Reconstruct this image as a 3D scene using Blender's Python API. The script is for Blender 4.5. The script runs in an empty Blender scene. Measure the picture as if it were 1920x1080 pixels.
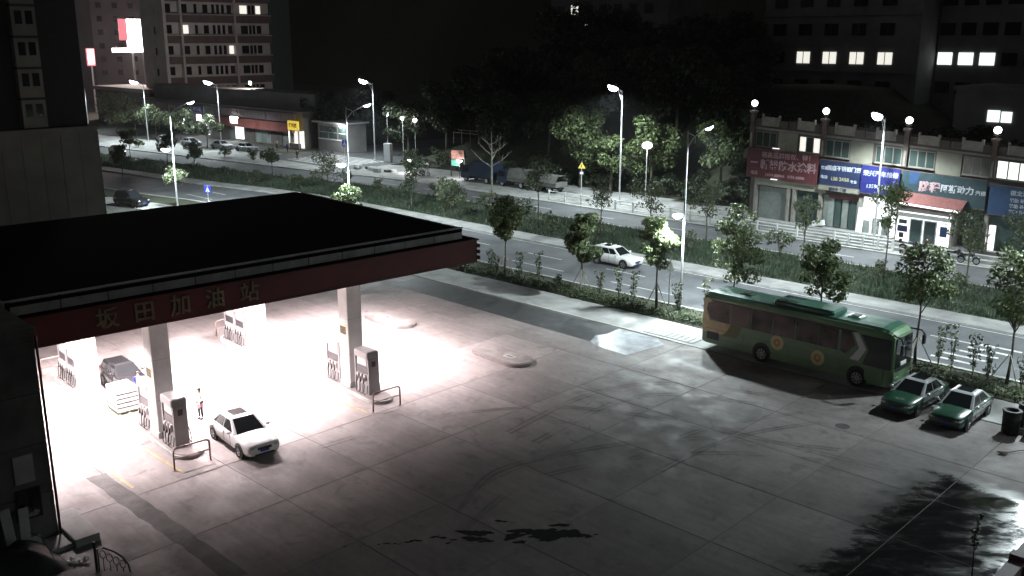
import bpy, math, random
from mathutils import Vector, Matrix
R = math.radians
rnd = random.Random(11)
sc = bpy.context.scene
col = sc.collection

# ------------------------------------------------------------------ camera, sky, exposure
cam_d = bpy.data.cameras.new('camera'); cam = bpy.data.objects.new('camera', cam_d); col.objects.link(cam)
cam.location = (0, 0, 18.73); cam.rotation_euler = (R(90 - 14.52), 0, R(44))
cam_d.sensor_width = 36; cam_d.lens = 33.75; cam_d.clip_end = 3000; cam_d.clip_start = .1
sc.camera = cam
w = bpy.data.worlds.new('World'); sc.world = w; w.use_nodes = True
nt = w.node_tree; bg = nt.nodes['Background']
sky = nt.nodes.new('ShaderNodeTexSky'); sky.sky_type = 'NISHITA'; sky.sun_disc = False
sky.sun_elevation = R(1.0); sky.sun_rotation = R(250); sky.dust_density = 4
tint = nt.nodes.new('ShaderNodeHueSaturation'); tint.inputs['Saturation'].default_value = .25
nt.links.new(sky.outputs[0], tint.inputs['Color']); nt.links.new(tint.outputs[0], bg.inputs['Color'])
bg.inputs['Strength'].default_value = .042
vs = sc.view_settings; vs.view_transform = 'Standard'; vs.look = 'None'; vs.exposure = .3; vs.gamma = 1; vs.use_curve_mapping = False

P_FAR, P_NEAR, P_LOW, P_CANOPY, P_GLOBE = 10500, 13500, 5600, 1150, 8

# ------------------------------------------------------------------ helpers
class MB:
    def __init__(s): s.v = []; s.f = []
    def add(s, vs, fs):
        n = len(s.v); s.v += [tuple(p) for p in vs]; s.f += [tuple(i + n for i in f) for f in fs]; return s
    def box(s, x0, x1, y0, y1, z0, z1):
        return s.add([(x0,y0,z0),(x1,y0,z0),(x1,y1,z0),(x0,y1,z0),(x0,y0,z1),(x1,y0,z1),(x1,y1,z1),(x0,y1,z1)],
                     [(0,3,2,1),(4,5,6,7),(0,1,5,4),(1,2,6,5),(2,3,7,6),(3,0,4,7)])
    def bbox(s, x0, x1, y0, y1, z0, z1, b):   # box with chamfered vertical edges and top
        o = [(x0+b,y0),(x1-b,y0),(x1,y0+b),(x1,y1-b),(x1-b,y1),(x0+b,y1),(x0,y1-b),(x0,y0+b)]
        cx, cy = (x0+x1)/2, (y0+y1)/2
        def sh(p, k): return (cx+(p[0]-cx)*(1-k/max(.01,(x1-x0)/2)), cy+(p[1]-cy)*(1-k/max(.01,(y1-y0)/2)))
        rings = [[(p[0],p[1],z0) for p in o], [(p[0],p[1],z1-b) for p in o], [(*sh(p,b),z1) for p in o]]
        return s.loft(rings)
    def loft(s, rings, cap=True, closed=True):
        n = len(rings[0]); vs = [p for r in rings for p in r]; fs = []
        for i in range(len(rings)-1):
            for j in range(n if closed else n-1):
                k = (j+1) % n; fs.append((i*n+j, i*n+k, (i+1)*n+k, (i+1)*n+j))
        if cap: fs += [tuple(reversed(range(n))), tuple(range((len(rings)-1)*n, len(rings)*n))]
        return s.add(vs, fs)
    def tube(s, path, r, n=8, cap=True):
        rr = r if isinstance(r, (list, tuple)) else [r]*len(path)
        path = [Vector(p) for p in path]; rings = []
        for i, p in enumerate(path):
            d = (path[min(i+1,len(path)-1)] - path[max(i-1,0)]).normalized()
            a = Vector((0,0,1)) if abs(d.z) < .9 else Vector((1,0,0))
            e1 = d.cross(a).normalized(); e2 = d.cross(e1).normalized()
            rings.append([tuple(p + (e1*math.cos(t*2*math.pi/n) - e2*math.sin(t*2*math.pi/n))*rr[i]) for t in range(n)])
        return s.loft(rings, cap)
    def lathe(s, prof, n=16, axis='z', c=(0,0,0), ring=False):
        rings = []; prof = list(prof)+[prof[0]] if ring else prof
        for r, z in prof:
            ring = []
            for t in range(n):
                a = t*2*math.pi/n; x, y = r*math.cos(a), r*math.sin(a)
                q = (x, y, z) if axis == 'z' else ((z, x, y) if axis == 'x' else (y, z, x))
                ring.append((c[0]+q[0], c[1]+q[1], c[2]+q[2]))
            rings.append(ring)
        return s.loft(rings, not ring)
    def ell(s, c, rx, ry, rz, n=12, m=8, lo=-90, hi=90):
        prof = []
        for i in range(m+1):
            a = R(lo + (hi-lo)*i/m); prof.append((max(.001,math.cos(a)), math.sin(a)))
        rings = [[(c[0]+rx*r*math.cos(t*2*math.pi/n), c[1]+ry*r*math.sin(t*2*math.pi/n), c[2]+rz*z) for t in range(n)] for r, z in prof]
        return s.loft(rings)
    def prism(s, o, z0, z1):
        n = len(o)
        return s.loft([[(p[0],p[1],z0) for p in o], [(p[0],p[1],z1) for p in o]])
    def prismY(s, o, y0, y1):    # outline in xz extruded along y
        return s.loft([[(p[0],y1,p[1]) for p in o], [(p[0],y0,p[1]) for p in o]])
    def prismX(s, o, x0, x1):    # outline in yz extruded along x
        return s.loft([[(x0,p[0],p[1]) for p in o], [(x1,p[0],p[1]) for p in o]])
    def quad(s, a, b, c, d): return s.add([a,b,c,d], [(0,1,2,3)])
    def xf(s, m): s.v = [tuple(m @ Vector(p)) for p in s.v]; return s
    def mesh(s, name, mat=None, smooth=False):
        me = bpy.data.meshes.new(name); me.from_pydata(s.v, [], s.f); me.update()
        if mat: me.materials.append(mat)
        if smooth:
            me.polygons.foreach_set('use_smooth', [True]*len(me.polygons))
        return me
    def build(s, name, mat, parent=None, loc=(0,0,0), rot=(0,0,0), smooth=False):
        return place(name, s.mesh(name, mat, smooth), parent, loc, rot)

def place(name, me, parent=None, loc=(0,0,0), rot=(0,0,0), scale=None):
    o = bpy.data.objects.new(name, me); col.objects.link(o); o.parent = parent
    o.location = loc; o.rotation_euler = rot
    if scale: o.scale = scale
    return o
def tag(o, label, cat, group=None):
    o['label'] = label; o['category'] = cat
    if group: o['group'] = group
    return o
def thing(name, label, cat, loc=(0,0,0), rz=0, group=None):
    o = bpy.data.objects.new(name, None); col.objects.link(o); o.empty_display_size = .2
    o.location = loc; o.rotation_euler = (0,0,R(rz)); return tag(o, label, cat, group)
def struct(name, mb, mat, parent=None, **k):
    o = mb.build(name, mat, parent, **k)
    if parent is None: o['kind'] = 'structure'
    return o
def clone(o, parent=None):
    c = o.copy(); col.objects.link(c); c.parent = parent
    for ch in list(o.children): clone(ch, c)
    return c
def copy_thing(o, loc, rz, label, group=None, scale=None):
    c = clone(o); c.location = loc; c.rotation_euler = (0,0,R(rz)); c['label'] = label
    if group: c['group'] = group
    if scale: c.scale = (scale,)*3 if not isinstance(scale, tuple) else scale
    return c

# ------------------------------------------------------------------ materials
def base_mat(name):
    m = bpy.data.materials.new(name); m.use_nodes = True
    n = m.node_tree.nodes; return m, n, m.node_tree.links, n['Principled BSDF']
def M(name, c, rough=.6, metal=0, var=.18, scale=2.5, bump=0, bscale=None, emit=0, ecol=None, grime=0, coat=0, spec=.5):
    m, n, l, b = base_mat(name)
    b.inputs['Roughness'].default_value = rough; b.inputs['Metallic'].default_value = metal
    b.inputs['Specular IOR Level'].default_value = spec
    if coat: b.inputs['Coat Weight'].default_value = coat; b.inputs['Coat Roughness'].default_value = .08
    geo = n.new('ShaderNodeNewGeometry')
    tx = n.new('ShaderNodeTexNoise'); tx.inputs['Scale'].default_value = scale; tx.inputs['Detail'].default_value = 6
    l.new(geo.outputs['Position'], tx.inputs['Vector'])
    rp = n.new('ShaderNodeValToRGB'); rp.color_ramp.elements[0].position = .3; rp.color_ramp.elements[1].position = .7
    lo = [max(0, x*(1-var)) for x in c]; hi = [min(1, x*(1+var)) for x in c]
    rp.color_ramp.elements[0].color = (*lo, 1); rp.color_ramp.elements[1].color = (*hi, 1)
    l.new(tx.outputs[0], rp.inputs[0]); out = rp.outputs[0]
    if grime:
        t2 = n.new('ShaderNodeTexNoise'); t2.inputs['Scale'].default_value = scale*.35; t2.inputs['Detail'].default_value = 9; t2.inputs['Roughness'].default_value = .7
        l.new(geo.outputs['Position'], t2.inputs['Vector'])
        r2 = n.new('ShaderNodeValToRGB'); r2.color_ramp.elements[0].position = .38; r2.color_ramp.elements[1].position = .62
        r2.color_ramp.elements[0].color = (1-grime,)*3 + (1,); r2.color_ramp.elements[1].color = (1,1,1,1)
        l.new(t2.outputs[0], r2.inputs[0])
        mx = n.new('ShaderNodeMix'); mx.data_type = 'RGBA'; mx.blend_type = 'MULTIPLY'; mx.inputs[0].default_value = 1
        l.new(out, mx.inputs[6]); l.new(r2.outputs[0], mx.inputs[7]); out = mx.outputs[2]
    l.new(out, b.inputs['Base Color'])
    if bump:
        bt = n.new('ShaderNodeTexNoise'); bt.inputs['Scale'].default_value = bscale or scale*8; bt.inputs['Detail'].default_value = 5
        l.new(geo.outputs['Position'], bt.inputs['Vector'])
        bn = n.new('ShaderNodeBump'); bn.inputs['Strength'].default_value = bump; bn.inputs['Distance'].default_value = .02
        l.new(bt.outputs[0], bn.inputs['Height']); l.new(bn.outputs[0], b.inputs['Normal'])
    if emit:
        b.inputs['Emission Color'].default_value = (*(ecol or c), 1); b.inputs['Emission Strength'].default_value = emit
    return m
def leaf_mat(name, c, var=.45, tr=.3):
    m, n, l, b = base_mat(name)
    geo = n.new('ShaderNodeNewGeometry'); tx = n.new('ShaderNodeTexNoise'); tx.inputs['Scale'].default_value = 2.2; tx.inputs['Detail'].default_value = 4
    l.new(geo.outputs['Position'], tx.inputs['Vector'])
    ad = n.new('ShaderNodeMath'); ad.operation = 'MULTIPLY_ADD'; ad.inputs[1].default_value = .5; 
    l.new(geo.outputs['Random Per Island'], ad.inputs[0]); 
    l.new(tx.outputs[0], ad.inputs[2])
    rp = n.new('ShaderNodeValToRGB'); rp.color_ramp.elements[0].position = .45; rp.color_ramp.elements[1].position = 1.0
    rp.color_ramp.elements[0].color = (c[0]*(1-var), c[1]*(1-var), c[2]*(1-var), 1)
    rp.color_ramp.elements[1].color = (c[0]*(1+var)*1.1, c[1]*(1+var), c[2]*(1+var)*.9, 1)
    l.new(ad.outputs[0], rp.inputs[0]); l.new(rp.outputs[0], b.inputs['Base Color'])
    b.inputs['Roughness'].default_value = .45
    tl = n.new('ShaderNodeBsdfTranslucent'); l.new(rp.outputs[0], tl.inputs['Color'])
    mx = n.new('ShaderNodeMixShader'); mx.inputs[0].default_value = tr
    l.new(b.outputs[0], mx.inputs[1]); l.new(tl.outputs[0], mx.inputs[2]); l.new(mx.outputs[0], n['Material Output'].inputs[0])
    return m

def concrete_mat(name, c, wet=False):
    """worn forecourt concrete: big mottling, rubber dirt, brushed streaks, wet lower right corner"""
    m, n, l, b = base_mat(name)
    geo = n.new('ShaderNodeNewGeometry'); pos = geo.outputs['Position']
    def noise(s, d=6, ro=.6, vec=None, dist=0):
        t = n.new('ShaderNodeTexNoise'); t.inputs['Scale'].default_value = s; t.inputs['Detail'].default_value = d
        t.inputs['Roughness'].default_value = ro; t.inputs['Distortion'].default_value = dist
        l.new(vec or pos, t.inputs['Vector']); return t.outputs[0]
    def ramp(v, p0, c0, p1, c1):
        r = n.new('ShaderNodeValToRGB'); r.color_ramp.elements[0].position = p0; r.color_ramp.elements[1].position = p1
        r.color_ramp.elements[0].color = (*c0, 1) if not isinstance(c0, float) else (c0, c0, c0, 1)
        r.color_ramp.elements[1].color = (*c1, 1) if not isinstance(c1, float) else (c1, c1, c1, 1)
        l.new(v, r.inputs[0]); return r.outputs[0]
    def mix(a, b_, f=None, mode='MULTIPLY', fv=1.):
        x = n.new('ShaderNodeMix'); x.data_type = 'RGBA'; x.blend_type = mode
        if f is not None: l.new(f, x.inputs[0])
        else: x.inputs[0].default_value = fv
        l.new(a, x.inputs[6])
        if isinstance(b_, tuple): x.inputs[7].default_value = (*b_, 1)
        else: l.new(b_, x.inputs[7])
        return x.outputs[2]
    big = ramp(noise(.22, 5, .6), .3, tuple(x*.72 for x in c), .7, tuple(min(1, x*1.2) for x in c))
    fine = ramp(noise(3.5, 10, .7), .3, .86, .7, 1.07)
    mp = n.new('ShaderNodeMapping'); mp.inputs['Rotation'].default_value = (0,0,R(18)); mp.inputs['Scale'].default_value = (.35, 2.6, 1)
    l.new(pos, mp.inputs['Vector'])
    streak = ramp(noise(1.1, 7, .65, mp.outputs[0], .4), .35, .87, .62, 1.05)
    spots = ramp(noise(.9, 3, .5, None, 1.2), .30, .74, .42, 1.0)
    outc = mix(mix(mix(big, fine), streak), spots)
    oi = n.new('ShaderNodeObjectInfo'); rr = ramp(oi.outputs['Random'], 0., .84, 1., 1.1)
    outc = mix(outc, rr)
    l.new(outc, b.inputs['Base Color'])
    rough = ramp(noise(.7, 6, .6), .35, .6, .65, .88)
    bh = noise(22, 6, .7); bn = n.new('ShaderNodeBump'); bn.inputs['Strength'].default_value = .35; bn.inputs['Distance'].default_value = .01
    l.new(bh, bn.inputs['Height'])
    if wet:
        sp = n.new('ShaderNodeSeparateXYZ'); l.new(pos, sp.inputs[0])
        def math_(op, a, b_):
            x = n.new('ShaderNodeMath'); x.operation = op
            for i, q in enumerate((a, b_)):
                if isinstance(q, (int, float)): x.inputs[i].default_value = q
                else: l.new(q, x.inputs[i])
            return x.outputs[0]
        # wet area: east of x = -15.6, south of y = 42.6, ragged by noise
        m1 = n.new('ShaderNodeMapping'); m1.inputs['Rotation'].default_value = (0,0,R(-40)); l.new(pos, m1.inputs['Vector'])
        m2 = n.new('ShaderNodeMapping'); m2.inputs['Scale'].default_value = (.62,1.15,1); l.new(m1.outputs[0], m2.inputs['Vector']); sv = m2.outputs[0]
        nz = math_('MULTIPLY', math_('SUBTRACT', noise(.55, 14, .68, sv, .2), .5), 6.0)
        nz = math_('ADD', math_('MULTIPLY', nz, .7), math_('MULTIPLY', math_('SUBTRACT', noise(2.0, 10, .75, sv), .5), 3.6))
        ex = math_('ADD', math_('ADD', sp.outputs[0], 15.6), nz)
        ey = math_('ADD', math_('SUBTRACT', 42.4, sp.outputs[1]), math_('MULTIPLY', nz, .6))
        e = math_('MINIMUM', math_('MULTIPLY', ex, .38), math_('MULTIPLY', ey, .7))
        wetm = n.new('ShaderNodeClamp'); l.new(e, wetm.inputs[0]); wm = wetm.outputs[0]
        # puddle film breaks up
        film = ramp(noise(1.0, 12, .70, sv, .4), .38, 0., .56, 1.)
        outc2 = mix(outc, (.045, .045, .05), wm, 'MULTIPLY'); l.new(outc2, b.inputs['Base Color'])
        rw = n.new('ShaderNodeMix'); rw.data_type = 'FLOAT'; l.new(wm, rw.inputs[0]); l.new(rough, rw.inputs[2])
        rf = n.new('ShaderNodeMapRange'); l.new(film, rf.inputs[0]); rf.inputs[3].default_value = .24; rf.inputs[4].default_value = .08
        l.new(rf.outputs[0], rw.inputs[3]); l.new(rw.outputs[0], b.inputs['Roughness'])
        bs = n.new('ShaderNodeMapRange'); l.new(wm, bs.inputs[0]); bs.inputs[3].default_value = .35; bs.inputs[4].default_value = .06; l.new(bs.outputs[0], bn.inputs['Strength'])
    else: l.new(rough, b.inputs['Roughness'])
    l.new(bn.outputs[0], b.inputs['Normal'])
    return m

mt = {}
mt['concrete'] = concrete_mat('forecourt concrete', (.225, .198, .190), True)
mt['joint'] = M('joint dirt', (.14,.13,.125), .9, bump=.4)
mt['walk'] = M('pale pavement concrete', (.36,.36,.35), .8, var=.2, scale=.8, bump=.2, grime=.35)
mt['kerb'] = M('kerb stone', (.40,.40,.38), .8, var=.2, scale=1.2, bump=.3, grime=.3)
mt['asphalt'] = M('road asphalt', (.11,.114,.122), .75, var=.22, scale=.5, bump=.4, bscale=40, grime=.3)
mt['patch'] = M('dark asphalt patch', (.05,.05,.052), .6, var=.3, scale=1.5, bump=.5, bscale=30, grime=.4)
mt['wetpatch'] = M('washed wet concrete', (.36,.375,.40), .25, var=.35, scale=1.4, bump=.3, grime=.3)
mt['line'] = M('worn white road paint', (.62,.62,.60), .7, var=.2, scale=6, grime=.4)
mt['yline'] = M('worn yellow paint', (.42,.32,.16), .7, var=.2, scale=5, grime=.3)
mt['earth'] = M('dark earth', (.045,.05,.03), .95, var=.4, scale=1.5, bump=.6)
mt['ground'] = M('city ground', (.05,.05,.045), .95, var=.3, scale=.2)
mt['grass'] = leaf_mat('long grass', (.050,.080,.050))
mt['leaf'] = leaf_mat('street tree leaves', (.088,.125,.055))
mt['leafdk'] = leaf_mat('leaves darkened for shade', (.035,.052,.028))  # darker leaf copy: night shade of unlit foliage put into the colour
mt['leafmd'] = leaf_mat('median tree leaves', (.08,.105,.06))
mt['hedge'] = leaf_mat('hedge leaves', (.06,.09,.042))
mt['bark'] = M('bark', (.10,.085,.065), .9, var=.35, scale=9, bump=.6)
mt['barkpale'] = M('pale bare wood', (.22,.21,.17), .85, var=.25, scale=9, bump=.4)
mt['bamboo'] = M('tree prop timber', (.40,.38,.30), .8)
mt['galv'] = M('galvanised lamp steel', (.55,.56,.58), .45, .3, var=.12, scale=4)
mt['lens'] = M('lit lamp lens', (.9,.95,1), .3, var=0, emit=28, ecol=(.92,.97,1))
mt['lens_dim'] = M('lit lamp underside', (.9,.95,1), .3, var=0, emit=10, ecol=(.92,.97,1))
mt['globe'] = M('lit glass globe', (.95,.96,1), .3, var=0, emit=9, ecol=(.96,.97,1))
mt['panel'] = M('lit ceiling panel', (1,.95,.95), .3, var=0, emit=12, ecol=(1,.93,.94))
mt['white'] = M('white paint', (.74,.74,.73), .5, var=.08, grime=.12)
mt['cladding'] = M('white canopy cladding', (.72,.71,.70), .4, var=.06, grime=.12)
mt['parapet'] = M('grey parapet panel', (.42,.42,.40), .6, var=.12, scale=1.5, grime=.3)
mt['coping'] = M('light parapet panel', (.62,.62,.59), .6, var=.12, scale=1.5, grime=.35)
mt['red'] = M('dark red fascia', (.10,.013,.012), .45, var=.15, scale=.8, grime=.2)
mt['roofing'] = M('black roofing felt', (.006,.006,.006), .95, var=.3, bump=.3, spec=.05)
mt['gold'] = M('dull gold lettering', (.15,.13,.07), .6)
mt['black'] = M('black plastic', (.015,.015,.016), .45, var=.1)
mt['rubber'] = M('tyre rubber', (.016,.016,.016), .85, var=.2, scale=20)
mt['rim'] = M('alloy rim', (.45,.45,.46), .35, .7, var=.1)
mt['glass'] = M('dark vehicle glass', (.012,.014,.016), .06, var=.1, spec=.8)
mt['chrome'] = M('chrome', (.7,.7,.7), .15, 1, var=.05)
mt['carwhite'] = M('white car paint', (.70,.70,.69), .25, var=.03, coat=.7)
mt['carsilver'] = M('silver car paint', (.56,.58,.60), .28, .35, var=.03, coat=.7)
mt['cargreen'] = M('taxi green paint', (.010,.055,.030), .28, var=.06, coat=.7)
mt['carblack'] = M('black car paint', (.012,.012,.013), .2, var=.1, coat=.8)
mt['headlamp'] = M('clear headlamp', (.55,.56,.58), .12, .2, var=.1)
mt['lit_head'] = M('lit headlamp', (1,.98,.9), .3, var=0, emit=14, ecol=(1,.97,.9))
mt['taillamp'] = M('red tail lamp', (.3,.01,.01), .25)
mt['plate'] = M('blue number plate', (.03,.06,.35), .4)
mt['brick'] = M('building wall dark render', (.16,.16,.145), .85, var=.15, scale=1.2, bump=.2, grime=.35)
# ------------------------------------------------------------------ ground, roads, forecourt
def blob(pts, n=6, amp=.16, seed=1):
    rr = random.Random(seed); out = []
    for i, p in enumerate(pts):
        q = pts[(i+1) % len(pts)]
        for k in range(n):
            t = k/n; out.append((p[0]+(q[0]-p[0])*t+rr.uniform(-amp,amp), p[1]+(q[1]-p[1])*t+rr.uniform(-amp,amp)))
    return out
def bend(x):
    d = -x - 92
    return 0 if d <= 0 else -.13*d*min(1, d/25)
XS = [70, 40, 20, 0, -20, -40, -60, -80, -92, -100, -108, -117, -128, -140, -155, -170, -190, -215, -250, -300]
def strip(y0, y1, z0, z1, x_from=-300, x_to=70, taper=None):
    mb = MB(); rings = []
    for x in XS:
        if x < x_from or x > x_to: continue
        b = bend(x); a0, a1 = y0+b, y1+b
        rings.append([(x, a0, z0), (x, a0, z1), (x, a1, z1), (x, a1, z0)])
    return mb.loft(rings)
g = MB(); g.quad((-1500,-800,-.06),(900,-800,-.06),(900,1600,-.06),(-1500,1600,-.06)); struct('ground', g, mt['ground'])
struct('pavement', strip(49.36, 53.0, -.05, .016, x_from=-117), mt['walk'])
struct('verge_soil', strip(53.0, 56.3, -.05, .05, x_from=-300), mt['earth'])
struct('kerb', strip(56.3, 56.6, -.05, .13), mt['kerb'])
struct('road', strip(56.6, 66.0, -.05, -.004), mt['asphalt'])
struct('median_kerb', strip(66.0, 68.4, -.05, .14), mt['walk'])
struct('median_soil', strip(68.4, 77.6, -.05, .10), mt['earth'])
struct('median_kerb', strip(77.6, 77.9, -.05, .15), mt['kerb'])
struct('road', strip(77.9, 84.2, -.05, -.004), mt['asphalt'])
struct('kerb', strip(84.2, 84.6, -.05, .13), mt['kerb'])
struct('pavement', strip(84.6, 96.0, -.05, .10, x_from=-215), mt['walk'])
struct('road', MB().box(-140, -116, 84.7, 130, -.05, .108), mt['asphalt'])     # side street up to the crossing
# painted markings
lines = MB()
for y, x0, x1, on, off in ((62.2, -112, 40, 4, 5), (59.0, -112, -24, 6, 5)):
    x = x0
    while x < x1:
        b = bend(x+on/2); lines.box(x, x+on, y+b-.075, y+b+.075, -.004, .0015); x += on+off
x = -112
while x < 40:
    b = bend(x+2); lines.box(x, x+4, 81+b-.075, 81+b+.075, -.004, .0015); x += 9
for y in (65.75, 78.15): lines.box(-92, 60, y-.06, y+.06, -.004, .0015)
struct('lane_marking', lines, mt['line'])
zb = MB()
for i in range(5): zb.box(-20.4+.35*i, -17.9+.35*i, 57.9+i*1.1, 58.2+i*1.1, -.004, .002)
struct('crossing_marking', zb, mt['line'])
zb = MB()
for i in range(9):
    y = 86+i*1.05; zb.box(-133.5, -119.5, y, y+.5, .1, .113)
struct('crossing_marking', zb, mt['line'])

# forecourt of concrete slabs with recessed joints
fc = struct('forecourt', MB().box(-80, 14, -6, 49.35, -.05, -.012), mt['joint'])
XJ = [-17.7 + 4.9*k for k in range(-12, 7)]; YJ = [-5.2, 0, 5.2, 10.4, 15.6, 19.9, 24.2, 29.3, 34.5, 38.8, 43.1, 49.33]
cache = {}
for i in range(len(XJ)-1):
    for j in range(len(YJ)-1):
        dx, dy = XJ[i+1]-XJ[i], YJ[j+1]-YJ[j]; key = round(dy, 2)
        if key not in cache: cache[key] = MB().bbox(-dx/2+.018, dx/2-.018, -dy/2+.018, dy/2-.018, -.03, 0, .012).mesh('slab', mt['concrete'])
        place('slab', cache[key], fc, ((XJ[i]+XJ[i+1])/2, (YJ[j]+YJ[j+1])/2, rnd.uniform(-.004, 0)))
mt['trench'] = M('patched concrete', (.115,.105,.10), .8, var=.3, scale=1.5, bump=.4, grime=.4)
struct('asphalt_strip', MB().prism([(-58,46.2),(-37.2,45.7),(-37.6,49.2),(-58,49.2)], -.02, .006), mt['patch'])
struct('washed_patch', MB().prism([(-37.15,45.7),(-36,45.2),(-33.8,45.0),(-33.3,48.4),(-34.5,49.2),(-37.55,49.2),(-37.3,47.8),(-37.7,46.9)], -.02, .007), mt['wetpatch'])
struct('trench_repair', MB().prism(blob([(-40.5,14.95),(-36,14.9),(-32,14.98),(-28.4,14.9),(-28.5,15.75),(-32,15.7),(-36,15.8),(-40.4,15.7)], 8, .05, 4), -.02, .005), mt['trench'])
yl = MB()
yl.box(-41.6, -37.9, 18.08, 18.22, -.02, .006); yl.box(-40.6, -38.1, 15.86, 16.0, -.02, .0065); yl.box(-55.2, -51, 18.0, 18.14, -.02, .006); yl.box(-41.6, -37.7, 28.2, 28.34, -.02, .006); yl.box(-55, -50, 28.0, 28.14, -.02, .006)
struct('bay_marking', yl, mt['yline'])
mt['trench2'] = mt['patch']
# kerb stones along the pavement edge
ks = struct('pavement_edge', MB().box(-60, 14, 49.34, 49.37, -.05, .012), mt['joint'])
km = MB().bbox(-.49, .49, -.13, .13, 0, .035, .01).mesh('kerb_stone', mt['kerb'])
for k in range(60):
    x = -60 + k
    if -33.5 < x < -18: continue
    place('kerb_stone', km, ks, (x, 49.52, rnd.uniform(.0, .006)), (0, 0, rnd.uniform(-.01, .01)))
# puddle across the joints
mt['water'] = M('still puddle water', (.018,.018,.018), .05, var=.2, spec=.6)
rr = random.Random(21); pth = [(-27.5,19.3),(-26.2,20.9),(-25.4,22.3),(-24.4,23.6),(-23.2,24.8),(-22.2,25.8),(-21.2,26.4)]; wdt = [.05,.10,.20,.5,.55,.6,.15]
pd = MB(); zc = .0025
def pblob(cx, cy, rx, ry, an, sd):
    r2 = random.Random(sd); ph = [r2.uniform(0,6.28) for _ in range(5)]; o = []
    for q in range(44):
        a = 2*math.pi*q/44; k = 1+.22*math.sin(2*a+ph[0])+.18*math.sin(3*a+ph[1])+.12*math.sin(5*a+ph[2])+.09*math.sin(9*a+ph[3])+.06*math.sin(14*a+ph[4])
        x, y = rx*k*math.cos(a), ry*k*math.sin(a); o.append((cx+x*math.cos(an)-y*math.sin(an), cy+x*math.sin(an)+y*math.cos(an)))
    return o
for q in range(40):
    t_ = q/39*5.999; i_ = int(t_); f_ = t_-i_; x = pth[i_][0]+(pth[i_+1][0]-pth[i_][0])*f_; y = pth[i_][1]+(pth[i_+1][1]-pth[i_][1])*f_; w0 = wdt[i_]+(wdt[i_+1]-wdt[i_])*f_
    big = rr.random() < .55; r_ = w0*(.8 if big else .3)*rr.uniform(.6,1.2); zc += .0002
    pd.prism(pblob(x+rr.gauss(0,w0*(.25 if big else .8)), y+rr.gauss(0,w0*(.25 if big else .8)), r_*rr.uniform(1.2,2.0), r_*.55, R(48)+rr.uniform(-.3,.3), 40+q), -.02, zc)
struct('puddle', pd, mt['water'])
# rubber tyre marks: thin stains
def stain(name, c, alpha):
    m, n, l, b = base_mat(name); b.inputs['Base Color'].default_value = (*c, 1); b.inputs['Roughness'].default_value = .8
    geo = n.new('ShaderNodeNewGeometry'); t = n.new('ShaderNodeTexNoise'); t.inputs['Scale'].default_value = .35; t.inputs['Detail'].default_value = 3
    l.new(geo.outputs['Position'], t.inputs['Vector']); mr = n.new('ShaderNodeMapRange'); mr.inputs[1].default_value = .38; mr.inputs[2].default_value = .62
    mr.inputs[3].default_value = 0; mr.inputs[4].default_value = alpha; l.new(t.outputs[0], mr.inputs[0]); l.new(mr.outputs[0], b.inputs['Alpha']); return m
mt['skid'] = stain('rubber mark', (.05,.048,.046), .30)
def arc_mark(pts, wd):
    mb = MB(); ps = [Vector((*p, 0)) for p in pts]; out = []
    for i in range(len(ps)-1):
        p0, p1, p2, p3 = ps[max(0,i-1)], ps[i], ps[i+1], ps[min(len(ps)-1,i+2)]
        for k in range(6):
            t = k/6; out.append(.5*((2*p1)+(p2-p0)*t+(2*p0-5*p1+4*p2-p3)*t*t+(3*p1-p0-3*p2+p3)*t**3))
    out.append(ps[-1]); vs = []
    for i, p in enumerate(out):
        d = (out[min(i+1,len(out)-1)]-out[max(i-1,0)]).normalized(); s_ = Vector((-d.y, d.x, 0))*wd/2
        vs += [(p+s_)[:2]+(.0035,), (p-s_)[:2]+(.0035,)]
    mb.add(vs, [(2*i, 2*i+1, 2*i+3, 2*i+2) for i in range(len(out)-1)])
    struct('tyre_mark', mb, mt['skid'])
for off in (0, .28, 1.7, 1.98):
    arc_mark([(-26.4+off*.7,24.0-off*.5),(-28.1+off,27.8),(-27.2+off,31.4),(-25.5+off*.9,35.0-off*.4),(-22.5+off*.7,38.5-off*.7),(-18,41-off)], .16)
for off in (0, .3, 1.75, 2.05):
    arc_mark([(-30.8+off,31.5),(-31.3+off,38),(-29.5+off*.8,42.5-off*.6),(-24,45.2-off)], .17)
for off in (0, .26, 1.6, 1.86):
    arc_mark([(-24.5+off,33),(-24.2+off,38),(-22.6+off,42.2),(-20.2+off,46)], .15)
for off in (0, .3): arc_mark([(-36+off,24),(-35+off,30),(-31,36-off),(-24,39-off),(-15,40.5-off)], .17)
# manhole cover and drain grate
mh = MB().lathe([(.36,-.01),(.36,.004),(.33,.008),(.01,.008)], 20); struct('manhole_frame', mh, mt['patch'], loc=(-19.2,43.7,0))
gr = struct('drain_channel', MB().box(-36.0,-32.1,49.75,50.9,-.03,.02), mt['joint'])
gm = MB().bbox(-.2,.2,-.55,.55,0,.03,.01).mesh('grate_plate', mt['walk'])
for k in range(9): place('grate_plate', gm, gr, (-35.8+k*.43, 50.3, .012))

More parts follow.
